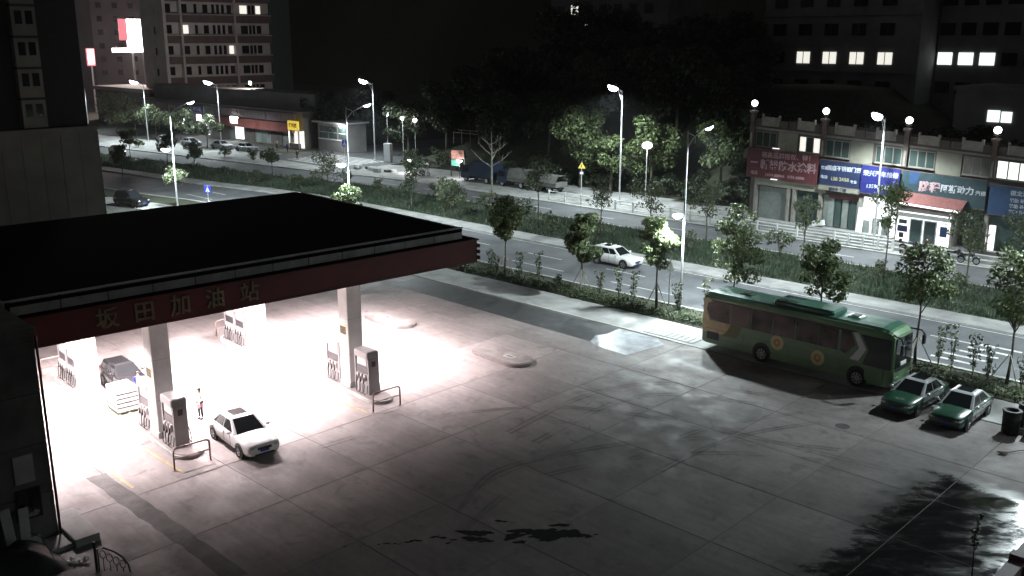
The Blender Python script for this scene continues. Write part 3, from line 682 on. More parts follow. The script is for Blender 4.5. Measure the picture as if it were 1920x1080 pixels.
for k, x, y, s in COLS:
    t = thing('pump_island', f'raised kerbed pump island {oval[k]}', 'pump island', (x,y,0), -3.9, 'pump islands')
    o = stadium(-2.6, 3.3, .72) if s > 0 else stadium(-4.2, 2.0, .72)
    MB().prism(o, 0, .17).build('kerb', mt['kerb'], t); MB().prism([(p[0]*.965, p[1]*.88) for p in o], .165, .2).build('slab', mt['concrete'], t)
    for q, dx in enumerate((1.45, -1.45) if s > 0 else (-1.6, -3.0)):
        lab = f'fuel dispenser with hoses {oval[k]}, ' + ((('right of' if q == 0 else 'left of') if s > 0 else ('next to' if q == 0 else 'farther left of')) + ' the column')
        a = R(-3.9); px, py = x+dx*math.cos(a), y+dx*math.sin(a)
        if disp0 is None: disp0 = thing('fuel_dispenser', lab, 'fuel pump', (px,py,.2), -3.9, 'fuel dispensers'); dispenser(disp0)
        else: copy_thing(disp0, (px,py,.2), -3.9, lab)
mt['rail_r'] = M('barrier rail red and white', (.30,.20,.19), .5, .3)
def barrier(x, y, label):
    t = thing('pump_barrier', label, 'barrier', (x,y,0), -3.9, 'steel hoop barriers at the pumps')
    fr = MB(); fr.tube([(0,-.85,0),(0,-.85,.92),(0,-.78,1.02),(0,-.68,1.05),(0,.68,1.05),(0,.78,1.02),(0,.85,.92),(0,.85,0)], .045, 8); fr.build('hoop', mt['rail_r'], t, smooth=True)
    MB().tube([(0,-.85,.55),(0,.85,.55)], .035, 8).build('crossbar', mt['rail_r'], t)
    for sy in (-1,1): MB().lathe([(.11,0),(.11,.02),(.06,.03),(.05,.05)], 12).build('foot', mt['rail_r'], t, (0,sy*.85,0))
barrier(-38.35, 18.85, 'steel hoop barrier before the dispenser next to the white sedan')
barrier(-37.45, 29.35, 'steel hoop barrier before the dispenser near the oval islands')
barrier(-55.35, 19.5, 'steel hoop barrier at the back left pump island')
barrier(-55.2, 30.4, 'steel hoop barrier at the back centre pump island')
mt['icap'] = M('weathered island concrete', (.23,.205,.195), .8, var=.2, scale=1.5, bump=.3, grime=.4)
for (x, y, lb, hx) in ((-50.0,39.7,'oval raised kerb island farther from the camera, beyond the pumps',-.2),(-39.0,39.5,'oval raised kerb island nearer the parked coach',.7)):
    t = thing('kerb_island', lb, 'traffic island', (x,y,0), -4, 'oval kerb islands')
    MB().prism(stadium(-2.35,2.35,.95,14), 0, .2).build('kerb', mt['icap'], t); MB().prism(stadium(-2.25,2.25,.86,14), .195, .235).build('cap', mt['icap'], t)
    MB().box(hx-.38,hx+.38,-.2,.2,.236,.25).build('cover_plate', mt['parapet'], t); MB().box(hx-.28,hx+.28,-.12,.12,.251,.256).build('recess', mt['joint'], t)
# ------------------------------------------------------------------ station kiosk building on the left
bd = thing('station_building', 'dark panelled station building at the left edge under the canopy', 'building', (-36.1,12.05,0), -2)
MB().box(-16,-.06,-16,-.04,0,8.3).build('core', mt['brick'], bd)
for i in range(4):
    for j in range(4):
        z0, z1 = 2.0*j+.02, 2.0*j+1.98; y1 = -.06-i*3.0; y0 = y1-2.96
        MB().box(-.058,0,y0,y1,z0,z1).build('wall_panel', mt['brick'], bd)
for i in range(5):
    for j in range(4): MB().box(-.1-3*i-2.96,-.1-3*i,-.04,.0,2*j+.02,2*j+1.98).build('wall_panel', mt['brick'], bd)
MB().box(-16.1,.06,-16,.08,8.3,8.5).build('coping', mt['brick'], bd)
wn = MB().box(-.002,.03,-1.28,-.55,1.2,2.3).build('window', mt['glass'], bd)
for a in ((.0,.05,-1.34,-1.28,1.14,2.36),(.0,.05,-.55,-.49,1.14,2.36),(.0,.05,-1.28,-.55,2.3,2.36),(.0,.05,-1.28,-.55,1.14,1.2)): MB().box(*a).build('frame', mt['black'], wn)
MB().box(-.002,.04,-1.3,-.6,2.6,3.7).build('shutter_box', mt['parapet'], bd)
MB().tube([(.05,.04,0),(.05,.04,8.2)], .05, 8).build('downpipe', mt['black'], bd)
st = thing('entrance_steps', 'pale concrete platform steps at the foot of the station building', 'steps', (-36.1,12.05,0), -2)
MB().bbox(-1.5,1.35,.12,1.05,0,.32,.02).build('step', mt['walk'], st); MB().bbox(.1,1.2,-.75,.12,0,.16,.02).build('step', mt['walk'], st)
for i, (y, z, h, an) in enumerate(((-1.75,1.0,1.9,2),(-1.3,1.25,1.75,-4),(-.9,1.1,.55,3))):
    o = MB().bbox(0,.05,-.18,.18,0,h,.01).build('board', mt['parapet'], None, (-35.7,12.0+y,.0), (R(an),R(-9),0)); tag(o, ['tall pale board leaning on the station wall, leftmost','narrow pale board leaning on the station wall, second','short pale board leaning on the station wall under the window'][i], 'board', 'boards leaning on the wall')
# pile of dark covered goods in front of the wall
pl = thing('covered_pile', 'heap under a black tarpaulin at the lower left corner', 'tarpaulin', (-34.6,9.7,0))
tp = MB(); rr = random.Random(4); N = 16; vs = []
for i in range(N+1):
    for j in range(N+1):
        u, v = i/N, j/N; e = min(1, 4*min(u,1-u))*min(1, 4*min(v,1-v)); vs.append((-1.4+2.6*u, -2.2+4.0*v, e*(.75+.25*math.sin(u*9)*math.cos(v*7)+rr.uniform(-.07,.07))))
tp.add(vs, [(i*(N+1)+j,(i+1)*(N+1)+j,(i+1)*(N+1)+j+1,i*(N+1)+j+1) for i in range(N) for j in range(N)]); tp.build('tarpaulin', mt['black'], pl, smooth=True)
for q in range(3): MB().tube([(-1.3,-1.4+q*1.3,.7),(0,-1.4+q*1.3,1.02),(1.1,-1.4+q*1.3,.6)], .012, 5).build('rope', mt['rubber'], pl)
pp = MB(); rr = random.Random(2); vs = []
for i in range(9):
    for j in range(5): vs.append((i*.09, j*.08, .02+rr.uniform(0,.16)))
pp.add(vs, [(i*5+j,(i+1)*5+j,(i+1)*5+j+1,i*5+j+1) for i in range(8) for j in range(4)])
tag(pp.build('plastic_sheet', mt['white'], None, (-33.75,11.4,.0), (0,0,R(50))), 'crumpled white plastic sheet on the ground below the steps', 'litter')
rk = thing('iron_railing', 'short black wrought iron railing with scrolls at the lower left', 'railing', (-32.6,12.0,0), 40)
MB().tube([(0,0,0),(0,0,1.15)], .05, 8).build('post', mt['black'], rk)
MB().tube([(.1,0,0),(.1,0,.85),(.35,0,.92),(.7,0,.8),(1.0,0,.6),(1.2,0,.3),(1.25,0,0)], .03, 8).build('top_rail', mt['black'], rk)
for q in range(4):
    cx, cz = .28+.24*q, .66-.12*q
    MB().tube([(cx+.11*math.cos(a*.7),0,cz+.16*math.sin(a*.7)) for a in range(10)], .016, 5).build('scroll', mt['black'], rk)
    MB().tube([(cx,0,0),(cx,0,cz-.15)], .016, 5).build('baluster', mt['black'], rk)
# ------------------------------------------------------------------ boundary wall, lower right corner
mt['purple'] = M('brown purple wall tile', (.17,.10,.115), .55, var=.15, scale=3, grime=.25)
bw = thing('boundary_wall', 'purplish tiled boundary wall at the bottom right corner', 'wall', (-7.6,28,0))
MB().box(-.25,.05,-8,7.3,0,2.1).build('core', mt['joint'], bw)
tm = MB().bbox(-.02,.02,-.58,.58,0,.66,.004).mesh('tile', mt['purple'])
for i in range(12):
    for j in range(3): place('tile', tm, bw, (.07,-7.2+i*1.22,.05+j*.69))
MB().box(-.32,.14,-8,7.35,2.1,2.2).build('coping', mt['purple'], bw)
for i in range(6): MB().bbox(-.36,.18,-7.6+i*2.9-.2,-7.6+i*2.9+.2,0,2.35,.02).build('pillar', mt['purple'], bw)
for i, (x, y, lb) in enumerate(((-12.9,48.6,'black drum bin nearer the camera, right of the taxis'),(-12.6,50.0,'black drum bin farther back, right of the taxis'))):
    t = thing('drum_bin', lb, 'bin', (x,y,0), 0, 'drum bins')
    MB().lathe([(.36,0),(.40,.05),(.40,.35),(.42,.37),(.40,.39),(.41,.75),(.43,.77),(.41,.79),(.42,1.1),(.46,1.13),(.46,1.17),(.30,1.18),(.28,.9),(.01,.9)], 20).build('drum', mt['rubber'], t, smooth=True)
    MB().lathe([(.44,1.172),(.44,1.2),(.30,1.2),(.30,1.172)], 20, ring=True).build('lid_ring', mt['black'], t)
cb = thing('crate', 'pale timber crate at the right edge beside the drum bins', 'crate', (-11.9,48.9,0), 4)
for j in range(4): MB().bbox(-.4,.4,-.35,-.31,.05+j*.2,.2+j*.2,.005).build('board', mt['bamboo'], cb)
for j in range(4): MB().bbox(-.44,-.4,-.35,.35,.05+j*.2,.2+j*.2,.005).build('board', mt['bamboo'], cb)
MB().bbox(-.4,.4,-.31,.33,.84,.88,.005).build('lid', mt['bamboo'], cb); MB().box(-.39,.39,-.3,.34,0,.84).build('core', mt['bark'], cb)
sh = thing('broom', 'dark broom lying on the concrete below the drum bins', 'broom', (-12.1,46.0,.03), 60)
MB().tube([(0,0,.03),(1.35,0,.05)], .022, 6).build('handle', mt['bark'], sh)
bh = MB(); rr = random.Random(1)
for q in range(60): bh.tube([(-.02,0,.03),(-.55,rr.uniform(-.22,.22),.015+rr.uniform(0,.05))], [.012,.006], 4)
bh.build('bristles', mt['bark'], sh)
wd = thing('weed_stalk', 'thin dry stalk rising in front of the wet ground, lower right', 'plant', (-8.9,31.2,0))
MB().tube([(0,0,0),(.05,.1,1.3),(-.05,.25,2.6),(0,.3,3.6)], [.03,.025,.02,.008], 5).build('stem', mt['bark'], wd)
leaf_cloud([(-.03,.25,2.7,.14,.14,.5),(0,.3,3.4,.10,.10,.35)], 60, .16, 3).build('foliage', mt['leafdk'], wd)
# pallet of boxed goods on the pump lane
pt = thing('goods_stack', 'stack of white wrapped cartons on a pallet beside the back column', 'stack', (-47.3,19.75,0), -4)
for q in (-.5,0,.5): MB().box(-.75,.75,q-.05,q+.05,0,.1).build('pallet_runner', mt['bamboo'], pt)
MB().bbox(-.78,.78,-.6,.6,.1,.14,.01).build('pallet_deck', mt['hedge'], pt)
for j in range(5):
    for i in range(3): MB().bbox(-.74+i*.5,-.26+i*.5,-.56,.56,.15+j*.24,.36+j*.24,.015).build('carton', mt['white'], pt)
    if j < 4: MB().box(-.77,.77,-.585,.585,.345+j*.24,.405+j*.24).build('divider', mt['dispdark'], pt)
# ------------------------------------------------------------------ vehicles
def wheel(parent, x, y, z, r, wd, side, rimmat, spokes=5, name='wheel'):
    w_ = MB().lathe([(r*.62,-wd/2),(r*.9,-wd/2),(r,-wd*.32),(r,wd*.32),(r*.9,wd/2),(r*.62,wd/2)], 24, 'y', ring=True).build(name, mt['rubber'], parent, (x,y,z), smooth=False)
    rm = MB().lathe([(.02,-wd*.3),(r*.63,-wd*.3),(r*.63,wd*.44),(r*.56,wd*.44),(r*.54,wd*.25),(.02,wd*.2)] if side > 0 else [(.02,-wd*.2),(r*.54,-wd*.25),(r*.56,-wd*.44),(r*.63,-wd*.44),(r*.63,wd*.3),(.02,wd*.3)], 20, 'y')
    for k in range(spokes):
        a = 2*math.pi*k/spokes; rm.tube([(r*.08*math.cos(a), side*wd*.33, r*.08*math.sin(a)), (r*.56*math.cos(a), side*wd*.40, r*.56*math.sin(a))], r*.07, 6)
    rm.build('rim', rimmat, w_); return w_
def bil(q, u, v):
    a, b, c, d = [Vector(p) for p in q]; return (a*(1-u)+b*u)*(1-v)+(d*(1-u)+c*u)*v
def pane(q, u0, u1, v0, v1, name, mat, parent, off=.012):
    a, b, c, d = [bil(q, u, v) for u, v in ((u0,v0),(u1,v0),(u1,v1),(u0,v1))]; n = (b-a).cross(d-a).normalized()
    lo, hi = [p-n*.01 for p in (a,b,c,d)], [p+n*off for p in (a,b,c,d)]
    return MB().add(lo+hi, [(3,2,1,0),(4,5,6,7),(0,1,5,4),(1,2,6,5),(2,3,7,6),(3,0,4,7)]).build(name, mat, parent)
def make_car(name, label, loc, rz, body, top=None, L=4.6, W=1.78, H=1.46, style='sedan', group=None, lit=False, cat='car', sunroof=True, band=None, seed=0):
    """car facing +x: lofted lower body, painted cabin with inset panes, wheels, lamps"""
    t = thing(name, label, cat, loc, rz, group); hw = W/2; top = top or body; h = L/2
    belt = .92 if style != 'suv' else 1.02
    if style == 'sedan': prof = [(-h,.42,.74,.80),(-h+.12,.30,.90,.93),(-h*.62,.22,belt+.02,1),(-.3,.20,belt,1),(h*.42,.20,belt-.02,1),(h*.72,.22,.84,.97),(h-.16,.24,.76,.93),(h-.03,.28,.70,.84),(h,.36,.64,.78)]
    elif style == 'suv': prof = [(-h,.45,.92,.86),(-h+.10,.32,1.04,.95),(-h*.62,.26,belt+.02,1),(-.3,.24,belt,1),(h*.40,.24,belt,1),(h*.72,.26,.96,.97),(h-.14,.28,.90,.94),(h-.03,.32,.82,.88),(h,.40,.74,.82)]
    rings = []
    for x, zb, zt, k in prof:
        y = hw*k; rings.append([(x,-y*.86,zb),(x,-y*.98,zb+.12),(x,-y,(zb+zt)/2+.05),(x,-y*.975,zt-.08),(x,-y*.88,zt),(x,-y*.4,zt+.035),(x,y*.4,zt+.035),(x,y*.88,zt),(x,y*.975,zt-.08),(x,y,(zb+zt)/2+.05),(x,y*.98,zb+.12),(x,y*.86,zb)])
    b = MB().loft([list(reversed(r)) for r in rings]); bo = b.build('body', body, t, smooth=True)
    # cabin
    if style == 'sedan': xb0, xf0, xb1, xf1 = -h*.78, h*.42, -h*.44, h*.06
    else: xb0, xf0, xb1, xf1 = -h*.93, h*.44, -h*.80, h*.10
    wb, wt, z0, z1 = hw*.90, hw*.66, belt-.03, H-.05
    c = [(xb0,-wb,z0),(xf0,-wb,z0),(xf0,wb,z0),(xb0,wb,z0)]; u = [(xb1,-wt,z1),(xf1,-wt,z1),(xf1,wt,z1),(xb1,wt,z1)]; v = [(xb1+.18,-wt*.78,H),(xf1-.18,-wt*.78,H),(xf1-.18,wt*.78,H),(xb1+.18,wt*.78,H)]
    cb_ = MB().loft([c, u, v]); ro = cb_.build('roof', top, t)
    pane([c[1],c[2],u[2],u[1]], .07, .93, .06, .96, 'windshield', mt['glass'], t)
    pane([c[3],c[0],u[0],u[3]], .09, .91, .12, .92, 'rear_window', mt['glass'], t)
    for s, q in ((-1,[c[0],c[1],u[1],u[0]]),(1,[c[2],c[3],u[3],u[2]])):
        cuts = (.10,.50,.54,.90) if style == 'sedan' else (.06,.36,.39,.66)
        if s > 0: cuts = tuple(1-x for x in reversed(cuts))
        pane(q, cuts[0], cuts[1], .12, .88, 'side_window', mt['glass'], t); pane(q, cuts[2], cuts[3], .12, .88, 'side_window', mt['glass'], t)
        if style != 'sedan': pane(q, *( (.69,.94) if s < 0 else (.06,.31) ), .14, .88, 'side_window', mt['glass'], t)
        mr = MB(); mr.ell((xf0-.28,s*(hw+.10),belt+.10), .09, .11, .08, 10, 6); mr.tube([(xf0-.26,s*hw*.9,belt+.02),(xf0-.27,s*(hw+.06),belt+.08)], .025, 5); mr.build('mirror', top if top != body else body, t, smooth=True)
        dr = MB()
        for x in (xf0-.42, -.12, xb0+.52): dr.box(x-.008,x+.008,min(s*hw*.975,s*(hw+.004)),max(s*hw*.975,s*(hw+.004)),.36,belt-.06)
        dr.build('door_seam', mt['black'], bo)
        for x in (-.35, xb0+.8): MB().bbox(x-.09,x+.09,min(s*hw*.97,s*(hw+.03)),max(s*hw*.97,s*(hw+.03)),belt-.19,belt-.15,.005).build('door_handle', body, t)
    if sunroof: MB().box(-.02-.42+(xb1+xf1)/2,.36+(xb1+xf1)/2-.02,-wt*.62,wt*.62,H-.01,H+.012).build('sunroof', mt['glass'], t)
    for s in (-1,1):
        hl = MB(); hl.ell((h-.13,s*hw*.66,.63 if style == 'sedan' else .76), .16, .21, .085, 12, 8); hl.build('headlight', mt['lit_head'] if lit else mt['headlamp'], t, smooth=True)
        tl = MB(); tl.ell((-h+.10,s*hw*.70,.80 if style == 'sedan' else .95), .14, .19, .10, 12, 8); tl.build('taillight', mt['taillamp'], t, smooth=True)
        fg = MB(); fg.ell((h-.07,s*hw*.60,.38), .05, .07, .05, 8, 6); fg.build('fog_lamp', mt['black'], t)
    MB().bbox(h-.20,h+.012,-hw*.40,hw*.40,.52,.65,.02).build('grille', mt['black'], t)
    MB().bbox(h-.2,h-.005,-hw*.55,hw*.55,.27,.41,.02).build('air_intake', mt['black'], t)
    MB().box(h-.06,h+.022,-.22,.22,.42,.52).build('number_plate', mt['plate'], t); MB().box(-h-.012,-h+.04,-.22,.22,.60,.70).build('number_plate', mt['plate'], t)
    wr = .315 if style == 'sedan' else .36
    for x in (-h*.60, h*.62):
        for s in (-1,1):
            ar = MB().lathe([(.02,-.03),(wr+.075,-.03),(wr+.075,.03),(.02,.03)], 24, 'y').build('wheel_arch', mt['black'], t, (x,s*(hw-.028),wr+.02))
            wheel(t, x, s*(hw-.085), wr, wr, .21, s, mt['rim'])
    if band:
        for s in (-1,1): MB().box(-h*.62,h*.42,min(s*(hw-.012),s*(hw+.003)),max(s*(hw-.012),s*(hw+.003)),.62,belt-.08).build('paint_band', band, t)
    return t
make_car('sedan', 'white sedan standing at the pump with its front towards the camera', (-38.9,21.75,0), -6, mt['carwhite'], L=4.7, H=1.48)
make_car('suv', 'white car driving along the near road with headlights lit', (-49.4,64.0,0), 0, mt['carwhite'], L=4.6, W=1.82, H=1.6, style='suv', lit=True)
tx = make_car('taxi', 'green taxi with silver roof parked next to the coach nose', (-17.8,49.05,0), -93, mt['cargreen'], mt['carsilver'], group='parked green taxis', cat='taxi', band=mt['carsilver'])
copy_thing(tx, (-15.35,48.85,0), -90, 'green taxi with silver roof parked farther from the coach, by the drum bins')
make_car('pickup', 'dark off-road car parked on the far left behind the roof', (-108.6,48.6+.2,0), 14, mt['carblack'], L=4.4, H=1.8, W=1.85, style='suv', lit=False)
make_car('oncoming_car', 'oncoming car with a pair of lit headlights on the far left road', (-160.5,70.5,0), -8, mt['carblack'], lit=True, group='oncoming cars')
make_car('oncoming_car', 'oncoming car with lit headlights half hidden by the podium edge', (-164.5,67.2,0), -8, mt['carblack'], lit=True, group='oncoming cars')

# ---- green coach, facing +x
mt['hub'] = M('painted steel hub', (.42,.42,.42), .5, .1)
def make_bus():
    L, W, H = 12.2, 2.5, 3.42; h = L/2; hw = W/2
    t = thing('coach', 'green tour coach with yellow ring pattern parked along the pavement', 'bus', (-25.35,50.85,.016), -1); t.scale = (1,1,1.05)
    G = M('coach green paint', (.15,.27,.14), .32, var=.1, scale=.8, coat=.5, grime=.2); GR = M('coach roof green', (.04,.125,.085), .4, var=.1, grime=.2)
    TAN = M('coach tan paint', (.55,.44,.24), .4, var=.12, grime=.15); RING = M('coach yellow ring', (.52,.47,.25), .4, var=.1); ORG = M('coach orange centre', (.45,.22,.07), .4); OLV = M('coach olive arc', (.13,.13,.035), .4, var=.1)
    rings = []
    sec = lambda x, k, zt, zb: [(x,-hw*k,zb),(x,-hw*k,2.2),(x,-hw*k*.985,zt-.30),(x,-hw*k*.93,zt-.12),(x,-hw*k*.80,zt-.03),(x,-hw*k*.4,zt),(x,hw*k*.4,zt),(x,hw*k*.80,zt-.03),(x,hw*k*.93,zt-.12),(x,hw*k*.985,zt-.30),(x,hw*k,2.2),(x,hw*k,zb)]
    for x, k, zt, zb in ((-h,.93,3.20,.50),(-h+.08,.975,3.30,.42),(-h+.3,1,3.38,.36),(-2,1,3.42,.33),(h-1.6,1,3.42,.33),(h-.7,.995,3.40,.33),(h-.30,.97,3.30,.34),(h-.08,.92,3.1,.38),(h,.84,2.0,.45)): rings.append(list(reversed(sec(x,k,zt,zb))))
    MB().loft(rings).build('body', G, t, smooth=False)
    rf = MB(); rr_ = []
    for x in (-h+.12, -h+.35, -2, 2, h-.9, h-.45): 
        zt = 3.435 if -h+.3 < x < h-.6 else 3.36
        rr_.append([(x,hw*.95,zt-.17),(x,hw*.80,zt-.015),(x,hw*.4,zt+.012),(x,-hw*.4,zt+.012),(x,-hw*.80,zt-.015),(x,-hw*.95,zt-.17)])
    rf.loft(rr_); rf.build('roof', GR, t)
    y = -hw-.004; BG = M('tinted coach glass with painted reflections', (.10,.075,.072), .10, .6, var=.6, scale=1.3, spec=.8)  # brown mottling in the glass colour stands in for reflections
    # side windows, both sides: pointed rear pane, five panes, driver pane
    zs = lambda x: (1.78, 2.92)
    xs = [-h+.35,-h+2.0,-h+3.45,-h+4.9,-h+6.35,-h+7.8,-h+9.0]
    for s in (-1,1):
        ya, yb = (-hw-.02,-hw+.02) if s < 0 else (hw-.02,hw+.02)
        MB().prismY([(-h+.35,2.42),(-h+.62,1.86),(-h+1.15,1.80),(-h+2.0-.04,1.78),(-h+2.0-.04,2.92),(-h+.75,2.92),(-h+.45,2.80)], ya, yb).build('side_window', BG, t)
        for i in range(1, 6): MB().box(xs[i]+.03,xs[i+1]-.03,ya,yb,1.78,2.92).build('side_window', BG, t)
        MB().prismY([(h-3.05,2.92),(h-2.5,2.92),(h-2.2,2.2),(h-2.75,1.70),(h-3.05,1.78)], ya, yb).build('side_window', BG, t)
        MB().box(-h+.6,h-2.2,min(ya,yb)+.005,max(ya,yb)-.005,2.925,3.02).build('drip_rail', mt['black'], t)
        MB().prismY([(h-2.35,2.95),(h-2.05,2.95),(h-1.55,2.15),(h-1.95,1.45),(h-2.45,1.45),(h-1.95,2.15)], min(ya,yb)-.004, max(ya,yb)).build('chevron', mt['carsilver'], t)
        MB().prismY([(h-1.85,2.9),(h-.22,2.9),(h-.14,1.3),(h-1.72,1.3),(h-1.42,2.15)], ya, yb).build('door_glass' if s < 0 else 'driver_window', mt['glass'], t)
        MB().box(h-1.55,h-.5,min(ya,yb),max(ya,yb)-.005,.5,1.27).build('door_panel', G, t)
        sk = MB()
        for z in (.72,1.28): sk.box(-h+.3,h-1.7,min(ya,yb)+.008,max(ya,yb)-.008,z-.012,z+.012)
        for x in (-3.1,-1.6,-.1,1.3): sk.box(x-.01,x+.01,min(ya,yb)+.009,max(ya,yb)-.009,.40,1.28)
        sk.build('panel_seam', mt['joint'], t)
    def disc(cx, cz, r, m, nm, d, par, clip=None, inner=0):
        o = []
        for i in range(40):
            a = 2*math.pi*i/40; px, pz = cx+r*math.cos(a), cz+r*math.sin(a)
            if clip: px = max(clip[0], min(clip[1], px)); pz = max(clip[2], min(clip[3], pz))
            o.append((px, pz))
        return MB().prismY(o, -hw-d, -hw+.01).build(nm, m, par)
    cl = (-h+.09, -1.2, 1.0, 1.765)
    a1 = disc(-h+.9, 2.1, 1.95, OLV, 'painted_arc', .006, t, cl); a2 = disc(-h+.75, 2.15, 1.35, TAN, 'painted_disc', .009, t, cl)
    MB().prismY([(-h+.02,1.2),(-h+.33,1.2),(-h+.55,1.83),(-h+.28,2.42),(-h+.40,2.84),(-h+.72,2.97),(-h+.4,3.1),(-h+.12,3.05)], -hw-.010, -hw+.01).build('painted_quarter', TAN, t)
    for cx, cz in ((-.85,1.36),(1.75,1.06)):
        d1 = disc(cx, cz, .42, RING, 'painted_ring', .013, t); disc(cx, cz, .22, ORG, 'ring_centre', .016, d1); disc(cx, cz, .10, RING, 'ring_core', .018, d1)
    MB().box(-h+.42,-h+1.25,-hw-.03,-hw+.02,.62,1.08).build('engine_grille', mt['black'], t)
    # front
    MB().prismX([(-1.06,1.35),(1.06,1.35),(1.02,2.2),(.95,2.95),(-.95,2.95),(-1.02,2.2)], h-.30, h+.01).xf(Matrix.Identity(4)).build('windshield', mt['glass'], t)
    MB().box(h-.2,h+.03,-.95,.95,1.18,1.34).build('wiper_panel', mt['black'], t)
    MB().box(h-.02,h+.035,-.35,.35,1.42,1.62).build('route_card', mt['white'], t)
    for s in (-1,1):
        for q in (.62,.86): hl = MB(); hl.ell((h-.02,s*q,.80), .07, .11, .10, 12, 8); hl.build('headlight', mt['headlamp'], t, smooth=True)
        mr = MB(); mr.tube([(h-.2,s*1.05,3.15),(h+.35,s*1.25,3.1),(h+.5,s*1.38,2.85)], .045, 8); mr.build('mirror_arm', mt['black'], t, smooth=True)
        MB().bbox(h+.40,h+.55,s*1.38-.13,s*1.38+.13,2.35,2.85,.03).build('mirror', mt['black'], t)
    MB().bbox(h-.2,h+.06,-1.02,1.02,.38,.62,.04).build('bumper', GR, t); MB().box(h,h+.075,-.24,.24,.44,.58).build('number_plate', M('yellow plate', (.5,.35,.03), .4), t)
    for x in (-h+4.27, h-1.95):
        for s in (-1,1):
            MB().lathe([(.02,-.03),(.60,-.03),(.60,.03),(.02,.03)], 28, 'y').build('wheel_arch', mt['black'], t, (x,s*(hw-.018),.56))
            wheel(t, x, s*(hw-.10), .49, .49, .28, s, mt['hub'], 8)
    # roof equipment
    ac = MB().bbox(-1.5,2.3,-.85,.85,3.42,3.68,.10).build('air_conditioner', GR, t)
    for k in range(6):
        for s in (-1,1): MB().box(-1.35+k*.22,-1.22+k*.22,min(s*.25,s*.7),max(s*.25,s*.7),3.675,3.695).build('vent', mt['black'], ac)
    for x, m in ((-3.7,GR),(3.25,mt['carsilver'])):
        hc = MB().bbox(x-.42,x+.42,-.36,.36,3.42,3.52,.04).build('roof_hatch', m, t); MB().bbox(x-.22,x+.22,-.26,.26,3.52,3.56,.02).build('hatch_cover', mt['black'], hc)
    return t
make_bus()

# ---- trucks parked beyond the far road
mt['tarp'] = M('grey truck tarpaulin', (.15,.15,.14), .8, var=.2, grime=.3)
def make_truck(label, loc, rz, cabm, boxm, L=6.2, Hb=2.7, style='box'):
    t = thing('truck', label, 'truck', loc, rz, 'trucks parked under the trees'); hw = 1.05; h = L/2
    cr = [(h-1.75,-hw,.45),(h,-hw,.45),(h,-hw,1.2),(h-.28,-hw*.95,2.1),(h-.5,-hw*.92,2.2),(h-1.75,-hw*.95,2.2)]
    MB().loft([[(p[0],-abs(p[1]),p[2]) for p in cr], [(p[0],abs(p[1]),p[2]) for p in cr]]).build('cab', cabm, t)
    pane([(h,-hw*.9,1.22),(h,hw*.9,1.22),(h-.27,hw*.88,2.06),(h-.27,-hw*.88,2.06)], .04, .96, .04, .96, 'windshield', mt['glass'], t)
    for s in (-1,1): MB().box(h-1.45,h-.35,min(s*(hw-.06),s*(hw+.01)),max(s*(hw-.06),s*(hw+.01)),1.3,1.95).build('side_window', mt['glass'], t); MB().bbox(h-.06,h+.03,s*.8-.14,s*.8+.14,.72,.92,.02).build('headlight', mt['headlamp'], t)
    MB().box(-h,h-.3,-.4,.4,.5,.7).build('chassis', mt['black'], t); MB().bbox(h-.1,h+.07,-hw,hw,.4,.62,.03).build('bumper', mt['galv'], t)
    if style == 'box':
        MB().bbox(-h,h-1.85,-1.1,1.1,.8,Hb,.05).build('cargo_box', boxm, t)
        for x in (-h+.9,-h+2.1,-h+3.3): MB().box(x-.03,x+.03,-1.13,1.13,.82,Hb-.02).build('rib', boxm, t)
    else:
        MB().bbox(-h,h-1.85,-1.1,1.1,.8,1.35,.03).build('cargo_bed', boxm, t)
        rr = random.Random(int(L*10)); vs = []; N = 10
        for i in range(N+1):
            for j in range(N+1):
                u, v = i/N, j/N; e = min(1,5*min(v,1-v)); vs.append((-h+(L-1.9)*u, -1.12+2.24*v, 1.3+e*(Hb-1.35)+rr.uniform(-.05,.05)))
        MB().add(vs, [(i*(N+1)+j,(i+1)*(N+1)+j,(i+1)*(N+1)+j+1,i*(N+1)+j+1) for i in range(N) for j in range(N)]).build('tarpaulin', mt['tarp'], t)
    for x in (-h+1.1, h-.95):
        for s in (-1,1): wheel(t, x, s*.92, .42, .42, .24, s, mt['galv'], 6)
    return t
mt['truckblue'] = M('faded blue truck paint', (.022,.035,.065), .5, var=.15, grime=.2)
make_truck('blue box truck nearest the red and green street poster', (-92.6,90.0,.1), 180, mt['truckblue'], mt['truckblue'], 6.0, 2.8)
make_truck('open truck with a grey tarpaulin behind the bare tree', (-86.2,90.2,.1), 180, mt['truckblue'], mt['tarp'], 5.4, 2.4, 'tarp')
make_truck('small truck with tarpaulin load left of the white railing', (-80.6,89.9,.1), 180, mt['carblack'], mt['tarp'], 4.8, 2.2, 'tarp')

